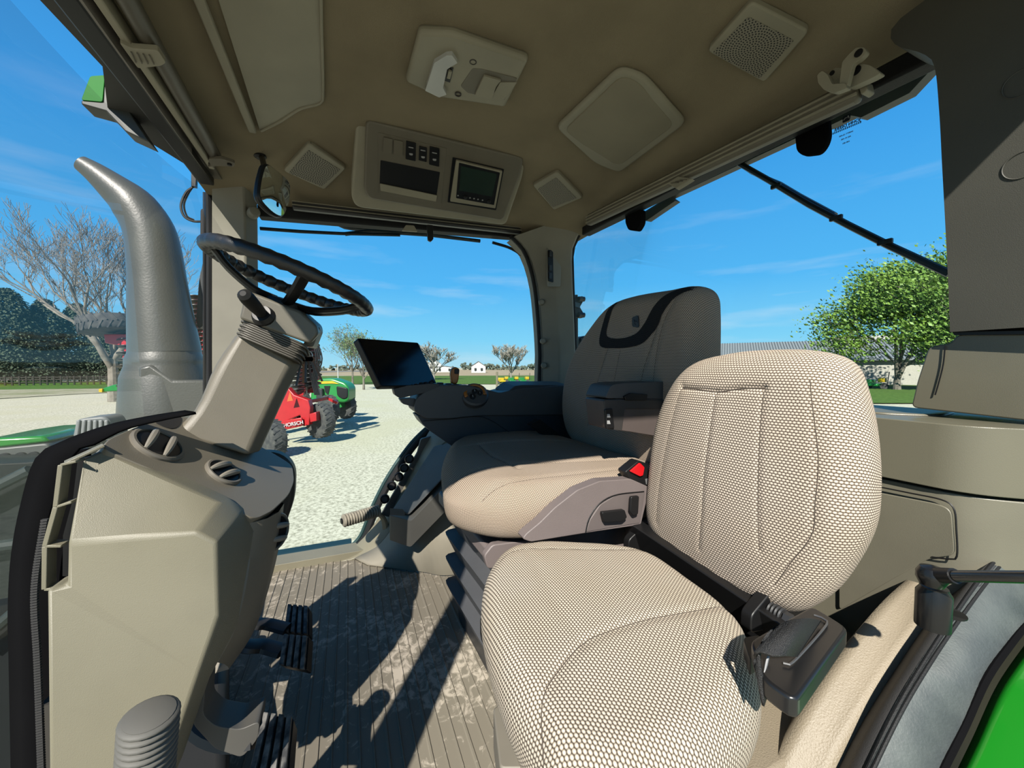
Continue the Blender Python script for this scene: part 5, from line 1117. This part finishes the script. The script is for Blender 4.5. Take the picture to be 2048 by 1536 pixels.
# ================================================================ GROUND AND FARM
GZ = -1.75
def ground_mat(name, c1, c2, s, c3=None, s3=.2, bump=.6, bd=.03, lo=.4, hi=.62):
    c1, c2 = [c*KA for c in c1], [c*KA for c in c2]; c3 = [c*KA for c in c3] if c3 else None
    m = bpy.data.materials.new(name); m.use_nodes = True; t = m.node_tree; b = t.nodes['Principled BSDF']; b.inputs['Roughness'].default_value = .95; b.inputs['Specular IOR Level'].default_value = .1
    co = t.nodes.new('ShaderNodeTexCoord'); n = t.nodes.new('ShaderNodeTexNoise'); n.inputs['Scale'].default_value = s; n.inputs['Detail'].default_value = 8; n.inputs['Roughness'].default_value = .7
    t.links.new(co.outputs['Object'], n.inputs[0]); r = t.nodes.new('ShaderNodeMapRange'); r.inputs[1].default_value = lo; r.inputs[2].default_value = hi; t.links.new(n.outputs[0], r.inputs[0])
    mx = t.nodes.new('ShaderNodeMixRGB'); mx.inputs[1].default_value = (*c1, 1); mx.inputs[2].default_value = (*c2, 1); t.links.new(r.outputs[0], mx.inputs[0]); out = mx.outputs[0]
    if c3:
        n3 = t.nodes.new('ShaderNodeTexNoise'); n3.inputs['Scale'].default_value = s3; n3.inputs['Detail'].default_value = 5; t.links.new(co.outputs['Object'], n3.inputs[0])
        r3 = t.nodes.new('ShaderNodeMapRange'); r3.inputs[1].default_value = .48; r3.inputs[2].default_value = .66; r3.inputs[4].default_value = .6; t.links.new(n3.outputs[0], r3.inputs[0])
        m3 = t.nodes.new('ShaderNodeMixRGB'); m3.inputs[2].default_value = (*c3, 1); t.links.new(r3.outputs[0], m3.inputs[0]); t.links.new(out, m3.inputs[1]); out = m3.outputs[0]
    t.links.new(out, b.inputs['Base Color'])
    bp = t.nodes.new('ShaderNodeBump'); bp.inputs['Strength'].default_value = bump; bp.inputs['Distance'].default_value = bd; t.links.new(n.outputs[0], bp.inputs['Height']); t.links.new(bp.outputs[0], b.inputs['Normal'])
    return m
GRAVEL = ground_mat('white_gravel', (.36, .35, .25), (.86, .83, .65), 14, (.66, .64, .44), .35, lo=.36, hi=.56, bd=.015)
LAWN = ground_mat('lawn_grass', (.07, .15, .025), (.16, .27, .06), 3.0, (.10, .17, .04), .1)
FIELD = ground_mat('dry_field', (.42, .33, .21), (.56, .45, .31), .05)
ROAD = ground_mat('asphalt_road', (.22, .22, .22), (.30, .30, .29), 2)
VERGE = ground_mat('dry_verge', (.42, .40, .26), (.58, .56, .42), 2, (.25, .3, .12), .3)
def patch(name, pts, z, m):
    bm = B(); bm.faces.new([bm.verts.new(on(2, z, *p) if len(p) == 2 else Vector(p)) for p in pts]); o = obj(name, bm, m, keep=False)
    return struct(o)
bm = B(); bm.faces.new([bm.verts.new(p) for p in ((-300, -300, GZ-.02), (900, -900, GZ-.02), (1200, 900, GZ-.02), (-300, 300, GZ-.02))]); struct(obj('ground', bm, GRAVEL))
bm = B(); bm.faces.new([bm.verts.new(p) for p in ((2500, -3000, GZ-.3), (2500, 3000, GZ-.3), (-1500, 3000, GZ-.3), (-1500, -3000, GZ-.3))]); struct(obj('far_land', bm, FIELD))
patch('field', [(-400, 748), (380, 748), (760, 752), (1100, 751), (1400, 748), (1400, 739), (-400, 739)], GZ+.02, FIELD)
patch('lawn', [(600, 768), (1100, 768), (1500, 775), (1500, 750), (1060, 751), (640, 752)], GZ+.05, LAWN)
patch('lawn_left', [(-500, 788), (0, 779), (200, 777), (420, 772), (420, 762), (0, 763), (-500, 766)], GZ+.04, LAWN)
patch('lawn_right', [(1380, 815), (1640, 806), (2100, 806), (2300, 760), (1380, 768)], GZ+.06, LAWN)
patch('verge', [(-500, 815), (0, 797), (150, 788), (420, 776), (420, 772), (200, 777), (0, 779), (-500, 788)], GZ+.03, VERGE)
patch('road', [(-500, 762), (0, 759), (240, 757), (380, 757), (380, 751), (0, 752), (-500, 754)], GZ+.06, ROAD)
patch('road_far', [(620, 743), (720, 741), (860, 745), (860, 746.5), (700, 743), (600, 746)], GZ+.08, ROAD)
# dirt mound shadow line at right, dark
def gp(px, py): return on(2, GZ, px, py)
def at_depth(px, d, py=745):
    r_ = ray(px, py); r_ = Vector((r_.x, r_.y, 0)).normalized(); f = r_.dot(Vector((fw.x, fw.y, 0)).normalized()); return Vector((r_.x*d/f, r_.y*d/f, GZ))
def ppm(d): return FPX/d
# ---- trees
BARK = mat('tree_bark', (.28, .25, .20), .9, color2=(.15, .13, .10), noise_s=3)
BARKL = mat('pale_bark', (.38, .35, .30), .9)
LEAFY = mat('spring_leaf', (.26, .44, .05), .6, color2=(.13, .27, .03), noise_s=.5)
LEAFP = mat('pale_spring_leaf', (.22, .32, .12), .7, color2=(.14, .22, .08), noise_s=.5)
CONIF = mat('conifer_needles', (.05, .085, .04), .8, color2=(.09, .14, .075), noise_s=.7)
def grow(bm, p, d, L, r, depth, tips, spread, rng, up=.12, n=5, kids=(2, 4), rmin=.01, shrink=.72):
    if depth < 0: tips.append(p); return
    q = p; pts = [p]; rr = [r]; dd = d.copy(); m_ = 3
    for k in range(m_):
        dd = (dd+Vector((rng.uniform(-1, 1), rng.uniform(-1, 1), rng.uniform(-.6, 1)*1))*.16+Vector((0, 0, up*.4))).normalized(); q = q+dd*L/m_; pts.append(q); rr.append(max(rmin, r*(1-.35*(k+1)/m_)))
    tube(bm, pts, rr, n if depth > 1 else 3, cap=False)
    if depth <= 1: tips.extend(pts[1:])
    c = rng.randint(*kids)
    for i in range(c):
        a = rng.uniform(0, 2*math.pi); s = rng.uniform(.35, 1)*spread
        perp = dd.orthogonal().normalized(); perp = Matrix.Rotation(a, 3, dd) @ perp
        nd = (dd+perp*s+Vector((0, 0, up))).normalized()
        st = pts[rng.randint(1, m_)] if i else q
        grow(bm, st, nd, L*rng.uniform(shrink-.1, shrink+.1), max(rmin, rr[-1]*.72), depth-1, tips, spread, rng, up, n, kids, rmin, shrink)
def fit_tree(bm, base, height, width):
    zs = [v.co.z for v in bm.verts]; h = max(zs)-base.z; xs_ = [((v.co.x-base.x)**2+(v.co.y-base.y)**2)**.5 for v in bm.verts]; xs_.sort(); w = xs_[int(len(xs_)*.98)]*2
    return height/h, width/w
def tree(name, label, base, height, width, seed, depth=5, leaf=None, nleaf=0, lsize=.15, trunk=None, r0=None, spread=.75, bark=BARK, kids=(2, 4), group=None, up=.12, lean=(0, 0, 1), rmin=.012, clump=.6):
    rng = random.Random(seed); t = thing(name, label, 'tree', group); h0 = trunk or height*.22; r0 = r0 or height*.022
    tb = B(); tube(tb, [base, base+Vector(lean)*h0*.5, base+Vector(lean)*h0], [r0*1.25, r0, r0*.9], 10); 
    top = base+Vector(lean)*h0; bb = B(); tips = []
    for i in range(rng.randint(4, 5)):
        a = 2*math.pi*(i+rng.random()*.6)/4.5; d = Vector((math.cos(a)*.55, math.sin(a)*.55, 1)).normalized() if i else Vector((.05, 0, 1))
        grow(bb, top-Vector((0, 0, rng.random()*h0*.3)), d, height*.24, r0*.6, depth, tips, spread, rng, up, 5, kids, rmin)
    sh, sw = fit_tree(bb, top, height-h0, width)
    def S_(p): return Vector((top.x+(p.x-top.x)*sw, top.y+(p.y-top.y)*sw, top.z+(p.z-top.z)*sh))
    for v in bb.verts: v.co = S_(v.co)
    obj('trunk', tb, bark, t); obj('branches', bb, bark, t, ang=80)
    if leaf:
        lb = B(); tips = [S_(p) for p in tips]
        for i in range(nleaf):
            p = rng.choice(tips)+Vector((rng.gauss(0, 1), rng.gauss(0, 1), rng.gauss(0, .8)))*clump
            if p.z < base.z+height*.12: continue
            s = lsize*rng.uniform(.6, 1.3); a = Vector((rng.gauss(0, 1), rng.gauss(0, 1), rng.gauss(0, 1))).normalized(); b_ = a.orthogonal().normalized(); c_ = a.cross(b_)
            lb.faces.new([lb.verts.new(p+b_*s), lb.verts.new(p+c_*s*.5), lb.verts.new(p-b_*s), lb.verts.new(p-c_*s*.5)])
        obj('foliage', lb, leaf, t)
    return t
def T(name, label, px, ybase, ytop, wpx, seed, **k):
    d = (CAM.z-GZ)*FPX/max(6, (ybase-735)); d = k.pop('d', d); base = at_depth(px, d); return tree(name, label, base, (ybase-ytop)/FPX*d, wpx/FPX*d, seed, **k)
T('bare_tree', 'tall bare tree on the left, behind exhaust stack', 226, 772, 378, 400, 11, d=30, depth=6, r0=.32, spread=.72, kids=(3, 3), rmin=.009, bark=mat('sunlit_bark', (.36, .33, .27), .9, color2=(.22, .2, .16), noise_s=3), up=.16)
T('budding_tree', 'slender budding tree seen below right end of steering wheel', 727, 763, 640, 110, 5, d=46, depth=5, leaf=LEAFP, nleaf=2600, lsize=.10, r0=.12, kids=(2, 3), clump=.25)
T('budding_tree', 'pale budding tree just left of the slender one, behind steering wheel', 705, 757, 635, 90, 6, d=58, depth=5, leaf=LEAFP, nleaf=1600, lsize=.11, r0=.14, kids=(2, 3), clump=.3)
T('bare_tree', 'bare grey tree directly behind right edge of the monitor', 868, 748, 672, 78, 21, d=82, depth=6, r0=.18, kids=(2, 3), bark=BARKL, rmin=.022, up=.2, spread=.65)
T('bare_tree', 'round bare tree in the field left of right rear pillar', 1022, 750, 677, 84, 22, d=78, depth=6, r0=.16, kids=(3, 3), bark=BARKL, rmin=.018, up=.22, spread=.6)
T('leafy_tree', 'big bright green leafy tree at right before the barn', 1795, 778, 512, 265, 31, d=45, depth=5, leaf=LEAFY, nleaf=48000, lsize=.20, r0=.32, kids=(3, 4), clump=1.05, trunk=1.5, up=.0, spread=1.0)
# conifers: tiers of drooping needle sprays around a trunk
def conifer(px, d, ytop, wpx, seed, label):
    rng = random.Random(seed); base = at_depth(px, d); h = (745-ytop)/FPX*d+1; w = wpx/FPX*d/2; t = thing('evergreen_tree', label, 'tree', 'evergreens on the left')
    bm = B(); tube(bm, [base, base+Vector((0, 0, h*.95))], [.25, .05], 8); obj('trunk', bm, BARK, t); bm = B()
    for i in range(9000):
        f = rng.random()**.8; z = base.z+h*(.03+.97*f); rr = w*(1-f)**.6*math.sqrt(rng.random())*rng.uniform(.8, 1.1); a = rng.uniform(0, 6.283); p = Vector((base.x+rr*math.cos(a), base.y+rr*math.sin(a), z))
        o_ = Vector((math.cos(a), math.sin(a), -.25+rng.gauss(0, .3))).normalized(); s = Vector((-math.sin(a), math.cos(a), rng.gauss(0, .5))).normalized(); L = .38*rng.uniform(.6, 1.5)
        v = [bm.verts.new(q) for q in (p, p+o_*L*.6+s*.15, p+o_*L+Vector((0, 0, -.1)), p+o_*L*.6-s*.15)]; bm.faces.new(v)
    obj('needles', bm, CONIF, t)
conifer(22, 62, 568, 150, 1, 'broad dark evergreen at far left edge of windshield view')
conifer(95, 66, 590, 120, 2, 'dark evergreen second from left behind the fence')
conifer(160, 70, 600, 120, 3, 'dark evergreen third from left behind the bare tree')
conifer(-60, 60, 560, 150, 4, 'dark evergreen partly cut off by left picture edge')
conifer(215, 72, 622, 110, 5, 'low dark evergreen just left of exhaust stack')
conifer(55, 74, 612, 130, 8, 'dark evergreen standing behind the two leftmost ones')
# far tree line
FARG = mat('far_tree_line', (.10, .14, .10), .9, color2=(.17, .19, .14), noise_s=.05)
def hedge(name, px0, px1, d, h, seed, label):
    rng = random.Random(seed); bm = B()
    a, b = at_depth(px0, d), at_depth(px1, d)
    n_ = int((b-a).length/(2.2 if d > 200 else .8))
    for i in range(n_*6):
        p = a.lerp(b, rng.random()); hh = h*(.55+.45*noise.noise(p*.03+Vector((seed, 0, 0)))+.25*rng.random()); z = rng.random(); s = rng.uniform(1.2, 2.6)*h/9
        p = p+Vector((rng.uniform(-3, 3), rng.uniform(-3, 3), hh*z)); u1 = Vector((rng.gauss(0, 1), rng.gauss(0, 1), rng.gauss(0, 1))).normalized(); u2 = u1.orthogonal().normalized(); u3 = u1.cross(u2)
        vs = [bm.verts.new(p+v*s) for v in (u1, u2, u3, -u1, -u2, -u3)]
        for f in ((0, 1, 2), (0, 2, 4), (0, 4, 5), (0, 5, 1), (3, 2, 1), (3, 4, 2), (3, 5, 4), (3, 1, 5)): bm.faces.new([vs[k] for k in f])
    tag(obj(name, bm, FARG, ang=20), label, 'tree line', kind='stuff')
hedge('far_tree_line', 560, 900, 330, 5.5, 1, 'distant row of trees on horizon left of the orange lever')
hedge('far_tree_line', 925, 1110, 420, 8, 2, 'distant row of trees on horizon right of the orange lever')
hedge('far_tree_line', 1150, 1460, 300, 8, 3, 'distant trees seen between right rear pillar and operator seat')
hedge('brush', -300, 270, 90, 7, 5, 'dark brush behind the fence at left')
hedge('far_tree_line', 240, 560, 300, 12, 6, 'distant trees behind the right front pillar')
# fence
t = thing('rail_fence', 'dark post and rail fence across the left background', 'fence')
FM = mat('dark_fence_wood', (.03, .026, .02), .8)
fa, fb = at_depth(-160, 52), at_depth(262, 60); bm = B(); N__ = 30
for z in (.45, .85, 1.2): bar(bm, fa+Vector((0, 0, z)), fb+Vector((0, 0, z)), .05, .15)
obj('rails', bm, FM, t)
for i in range(N__+1):
    p = fa.lerp(fb, i/N__); bm = B(); box(bm, p+Vector((0, 0, .68)), (.16, .16, 1.4)); obj('post', bm, FM, t)
# wooden post and pale sign post
bm = B(); p = gp(994, 782); p = at_depth(994, 44); tube(bm, [p, p+Vector((0, 0, 2.15))], .13, 8); tag(obj('wooden_post', bm, mat('weathered_post', (.25, .22, .14), .9)), 'short weathered wooden post on the lawn near pillar', 'post')
bm = B(); p = at_depth(676, 90); tube(bm, [p, p+Vector((0, 0, 3.4))], .12, 6); tag(obj('pale_post', bm, WHITE), 'thin pale post beside the road behind green tractor', 'post')
# farm houses
def house(label, px, d, w, dd, h, rh, wall, roof):
    t = thing('farm_house', label, 'house', 'white houses on the horizon'); b = at_depth(px, d); f = Vector((b.x, b.y, 0)).normalized(); s = Vector((f.y, -f.x, 0))
    def q(a, c, z): return b+s*a+f*c+Vector((0, 0, z))
    bm = B(); A = [q(-w/2, 0, 0), q(w/2, 0, 0), q(w/2, 0, h), q(0, 0, h+rh), q(-w/2, 0, h)]; slab(bm, A, f*dd); obj('wall', bm, wall, t)
    bm = B()
    for sg in (-1, 1): slab(bm, [q(sg*(w/2+.3), -.3, h-.1), q(0, -.3, h+rh), q(0, dd+.3, h+rh), q(sg*(w/2+.3), dd+.3, h-.1)], (0, 0, .2))
    obj('roof', bm, roof, t)
    for a in (-.22, .22):
        bm = B(); box(bm, q(a*w, -.03, h*.55), (.9, .9, 1.1)); obj('window', bm, DMETAL, t)
WH = mat('white_siding', (.75, .75, .74), .7); RF = mat('grey_shingle', (.22, .22, .23), .8)
house('small white gabled house on the horizon right of the lever', 957, 190, 7, 9, 3.2, 2.4, WH, RF)
house('white farm house just right of the monitor on horizon', 868, 250, 9, 8, 5, 3, WH, mat('white_roof', (.6, .6, .62), .7))
house('long low white shed right of the monitor on horizon', 889, 215, 12, 8, 2.6, .8, WH, RF)
# barn with standing seam roof
t = thing('barn', 'long barn with grey standing seam roof and cream wall', 'barn')
def bd(px, d, z): return at_depth(px, d)+Vector((0, 0, z))
d1_, d2_ = 62, 50
A0, A1 = at_depth(1300, 74), at_depth(2100, 50)
dirn = (A1-A0).normalized(); nb = Vector((-dirn.y, dirn.x, 0)); nb = nb if nb.dot(A0) > 0 else -nb
hw = 3.9; hr = 7.1
bm = B(); slab(bm, [A0, A1, A1+Vector((0, 0, hw)), A0+Vector((0, 0, hw))], nb*16); obj('wall', bm, mat('cream_wall', (.62, .58, .50), .8), t)
bm = B(); e1_, e2_ = A0-nb*.8+Vector((0, 0, hw-.2)), A1-nb*.8+Vector((0, 0, hw-.2)); r1_, r2_ = A0+nb*8+Vector((0, 0, hr)), A1+nb*8+Vector((0, 0, hr))
slab(bm, [e1_, e2_, r2_, r1_], (0, 0, .2)); rf = obj('roof', bm, mat('standing_seam_metal', (.30, .33, .34), .55, .0), t)
bm = B()
for i in range(120):
    f = i/119; bar(bm, e1_.lerp(e2_, f)+Vector((0, 0, .22)), r1_.lerp(r2_, f)+Vector((0, 0, .22)), .09, .10)
obj('seam_rib', bm, mat('seam_dark', (.12, .13, .13), .5, .0), rf)
bm = B(); c1_, c2_ = A0.lerp(A1, .58)+nb*9, A0.lerp(A1, .80)+nb*9; slab(bm, [c1_+Vector((0, 0, hr-.6)), c2_+Vector((0, 0, hr-.6)), c2_+Vector((0, 0, hr+.9)), c1_+Vector((0, 0, hr+.9))], nb*6); obj('upper_wall', bm, mat('pale_upper_wall', (.70, .68, .62), .8), t)
# riding mowers
def mower(label, px, d, s, col=GREEN2):
    t = thing('riding_mower', label, 'mower', 'green and yellow mowers'); b = at_depth(px, d); f = Vector((b.x, b.y, 0)).normalized(); u_ = Vector((f.y, -f.x, 0))
    bm = B(); box(bm, b+u_*(-.5*s)+Vector((0, 0, .65*s)), (.6*s, .9*s, .5*s)); box(bm, b+Vector((0, 0, .4*s)), (.7*s, 1.6*s, .25*s)); obj('body', bm, col, t, bevel=.08)
    bm = B(); box(bm, b+u_*(.35*s)+Vector((0, 0, .85*s)), (.5*s, .5*s, .4*s)); obj('seat', bm, YELLOW, t, bevel=.06)
    for a in (-.6, .5):
        bm = B(); lathe(bm, b+u_*a*s-f*.4*s+Vector((0, 0, .3*s)), f, [(.3*s, 0), (.3*s, .2*s), (.02, .22*s)], 14); obj('wheel', bm, TYRE, t)
    bm = B(); tube(bm, [b+u_*.7*s+Vector((0, 0, .5*s)), b+u_*.8*s+Vector((0, 0, 1.6*s)), b+u_*.8*s+f*.7*s+Vector((0, 0, 1.6*s)), b+u_*.7*s+f*.7*s+Vector((0, 0, .5*s))], .03*s, 6); obj('roll_bar', bm, DMETAL, t)
mower('green mower with yellow seat before the barn by leafy tree', 1755, 47, 1.3)
for i, (x, s, l) in enumerate(((1008, 1.1, 'leftmost small mower parked under the round bare tree'), (1028, 1.1, 'middle small mower parked under the round bare tree'), (1049, 1.1, 'rightmost small mower parked under the round bare tree'))): mower(l, x, 62, s, YELLOW if i == 0 else GREEN2)
# yellow-green equipment behind trailer at left
# ---- disc harrow (red), tyres, green tractor
def wheel_(parent, c, axis, R_, w, rimc, hubm, name='wheel', lugs=0):
    axis = Vector(axis).normalized(); bm = B(); c = Vector(c)
    lathe(bm, c-axis*w/2, axis, [(R_*.60, .0), (R_*.80, -.01), (R_*.96, w*.06), (R_, w*.2), (R_, w*.8), (R_*.96, w*.94), (R_*.80, w+.01), (R_*.60, w)], 40); o = obj(name, bm, TYRE, parent)
    if lugs:
        ref = Vector((0, 0, 1)); x = axis.cross(ref).normalized(); y = axis.cross(x); bm = B()
        for k in range(lugs):
            a = 2*math.pi*k/lugs
            for sd_ in (-1, 1):
                a2 = a+(math.pi/lugs if sd_ > 0 else 0); dr_ = x*math.cos(a2)+y*math.sin(a2); a3 = a2+.18; dr3 = x*math.cos(a3)+y*math.sin(a3)
                bar(bm, c+axis*sd_*w*.5+dr_*R_*.99, c+dr3*R_*1.0, .05*R_, .05*R_, dr_)
        obj('tread_lug', bm, TYRE, o)
    bm = B(); lathe(bm, c-axis*w*.42, axis, [(R_*.60, 0), (R_*.56, .02), (R_*.5, w*.3), (R_*.2, w*.3), (R_*.18, w*.1), (R_*.01, w*.08), (R_*.01, w*.8), (R_*.5, w*.8), (R_*.60, w*.84)], 30); rm = obj('rim', bm, hubm, o)
    bm = B(); 
    for k in range(8):
        a = 2*math.pi*k/8; ref = Vector((0, 0, 1)); x = axis.cross(ref).normalized(); y = axis.cross(x); lathe(bm, c-axis*w*.36+(x*math.cos(a)+y*math.sin(a))*R_*.12, -axis, [(R_*.03, 0), (R_*.03, .02), (.001, .02)], 6)
    obj('wheel_nut', bm, DMETAL, rm); return o
t = thing('disc_harrow', 'red folded disc harrow with white lettering parked behind steering column', 'farm implement')
DH = 13.6
def dpx(px, py, d): r_ = ray(px, py); return CAM+r_*(d/FPX)
fdir = Vector((fw.x, fw.y, 0)).normalized(); sdir = Vector((rt.x, rt.y, 0)).normalized()
def plate(name, pts, d, th, m, par, bev=.02): 
    bm = B(); slab(bm, [dpx(x, y, d) for x, y in pts], fdir*th); return obj(name, bm, m, par, bevel=bev)
wax = (sdir*.35+fdir*-1).normalized()
wheel_(t, dpx(641, 841, DH), -fdir+sdir*-.55, .60, .42, None, mat('grey_rim', (.3, .3, .3), .5), lugs=22)
wheel_(t, dpx(540, 880, DH-2.2), -fdir+sdir*-.55, .60, .42, None, mat('grey_rim', (.3, .3, .3), .5), lugs=22)
fr_ = plate('frame', [(540, 800), (560, 790), (575, 775), (588, 790), (616, 800), (620, 815), (618, 850), (606, 853), (600, 830), (565, 845), (560, 862), (552, 858), (545, 820)], DH-.6, .25, RED, t)
plate('name_plate', [(562, 842), (603, 835), (604, 852), (562, 862)], DH-.75, .08, RED, t)
o_ = dpx(587, 848, DH-.80); Uu = (dpx(603, 845.5, DH-.80)-dpx(563, 852.5, DH-.80))
text_mesh('name_lettering', 'HORSCH', .165, o_, Uu, Vector((0, 0, 1)), WHITE, t, ext=.01, bold=.002)
bm = B(); bar(bm, dpx(500, 826, DH-1), dpx(655, 796, DH+1.2), .12, .12); bar(bm, dpx(655, 796, DH+1.2), dpx(675, 806, DH+1.2), .10, .10); obj('drawbar', bm, RED, t)
bm = B(); slab(bm, [dpx(x, y, DH-.9) for x, y in ((574, 803), (580, 783), (586, 801))], fdir*.02); obj('warning_triangle', bm, mat('warning_orange', (.85, .16, .03), .5), t)
for i in range(5):
    bm = B(); bar(bm, dpx(556+9*i, 812, DH-.3), dpx(562+9*i, 842-i, DH-.3), .09, .09); obj('shank', bm, RED if i % 2 else DMETAL, t)
plate('hub_bracket', [(618, 828), (632, 824), (633, 842), (620, 845)], DH-.6, .3, RED, t)
def discstack(px, y0, y1, d, n_, w_px, label=None):
    for k in range(n_):
        y = y0+(y1-y0)*k/n_; p = dpx(px+((k*7) % 5-2), y, d); w = w_px/FPX*d
        bm = B(); lathe(bm, p, Vector((.25, .1, 1)), [(w*.25, -.02), (w, .0), (w, .012), (w*.2, .04)], 20); obj('disc_blade', bm, DMETAL, t)
        if k % 1 == 0:
            bm = B(); bar(bm, p+sdir*(-w*.1)+Vector((0, 0, -.10)), p+sdir*(w*.75)+Vector((0, 0, -.10)), .10, .13); obj('arm', bm, RED, t)
    bm = B(); tube(bm, [dpx(px, y0, d)+fdir*.3, dpx(px, y1, d)+fdir*.3], .10, 8); obj('mast', bm, DMETAL, t)
discstack(620, 692, 785, DH+.6, 11, 20)
discstack(597, 715, 790, DH+.2, 9, 16)
discstack(392, 596, 730, DH-1.5, 14, 15)
discstack(406, 650, 730, DH-1.5, 9, 9)
discstack(251, 668, 850, DH-3.5, 14, 13)
wheel_(t, dpx(222, 650, DH-3.5), Vector((.1, .15, 1)), .62, .40, None, mat('grey_rim', (.3, .3, .3), .5), lugs=22)
plate('wheel_arm', [(207, 668), (262, 668), (262, 692), (230, 690), (209, 686)], DH-3.6, .3, RED, t)
bm = B(); bar(bm, dpx(215, 856, DH-3.6), dpx(275, 835, DH-3.0), .12, .14); bar(bm, dpx(225, 845, DH-3.6), dpx(268, 828, DH-3.0), .10, .10); obj('lower_frame', bm, RED, t)
bm = B()
for k in range(4): tube(bm, cr([dpx(628+3*k, 690, DH), dpx(632+4*k, 720, DH), dpx(624+3*k, 760, DH), dpx(630+3*k, 790, DH)], 12), .025, 6)
obj('hydraulic_hose', bm, BLACK, t)
# mini green mower/loader behind
t = thing('green_tractor', 'green tractor with yellow wheels parked beyond the red harrow', 'tractor')
DT = 17.5
hd = [(624, 762), (640, 757), (665, 757), (690, 766), (697, 775), (697, 800), (690, 806), (660, 803), (630, 806), (620, 800)]
bm = B(); slab(bm, rnd([dpx(x, y, DT) for x, y in hd], .12), fdir*.85); obj('hood', bm, GREEN2, t, bevel=.12, seg=3)
bm = B(); slab(bm, [dpx(x, y, DT-.03) for x, y in ((630, 763), (665, 762), (678, 768), (664, 767), (630, 768))], fdir*.02); obj('yellow_stripe', bm, YELLOW, t)
bm = B(); slab(bm, rnd([dpx(x, y, DT-.04) for x, y in ((672, 772), (695, 776), (695, 796), (686, 799), (674, 792))], .1), fdir*.9); obj('grille', bm, BLACK, t, bevel=.04)
bm = B(); slab(bm, [dpx(x, y, DT-.03) for x, y in ((648, 772), (660, 772), (656, 790), (650, 784))], fdir*.02); obj('side_vent', bm, BLACK, t)
wheel_(t, dpx(657, 818, DT-.9), -fdir+sdir*-.6, .60, .34, None, YELLOW, 'front_wheel', 18)
wheel_(t, dpx(692, 812, DT+.8), -fdir+sdir*-.6, .60, .34, None, YELLOW, 'front_wheel', 18)
bm = B(); bar(bm, dpx(655, 812, DT-.2), dpx(692, 808, DT+.8), .3, .25); bar(bm, dpx(670, 800, DT+.2), dpx(680, 815, DT+.3), .3, .2); obj('axle', bm, GREEN2, t)
wheel_(t, dpx(590, 808, DT+.3), -fdir+sdir*-.6, .95, .5, None, YELLOW, 'rear_wheel', 22)
bm = B()
for q in (((596, 700), (600, 775)), ((628, 705), (632, 765))): bar(bm, dpx(*q[0], DT+.2), dpx(*q[1], DT+.2), .1, .1)
bar(bm, dpx(590, 700, DT+.2), dpx(632, 703, DT+.2), .9, .12); obj('cab_frame', bm, GREEN2, t)
bm = B(); slab(bm, rnd([dpx(x, y, DT-.2) for x, y in ((632, 778), (644, 776), (645, 800), (632, 803))], .1), fdir*.5); obj('loader_post', bm, DMETAL, t, bevel=.04)
t = thing('green_implement', 'small green implement with yellow tip on lawn left of exhaust', 'farm implement')
bm = B(); slab(bm, [dpx(x, y, 24) for x, y in ((200, 778), (225, 770), (262, 764), (262, 776), (240, 782), (200, 784))], fdir*.5); obj('deck', bm, GREEN2, t, bevel=.05)
bm = B(); slab(bm, [dpx(x, y, 23.9) for x, y in ((197, 778), (204, 777), (204, 785), (197, 784))], fdir*.3); obj('tip', bm, YELLOW, t, bevel=.02)
bm = B(); p_ = dpx(415, 690, 30); box(bm, p_, (1, 1, 1.4)); tag(obj('yellow_green_machine', bm, mat('lime_paint', (.35, .65, .03), .4), bevel=.1), 'bright lime machine glimpsed between harrow and front pillar', 'farm machine')
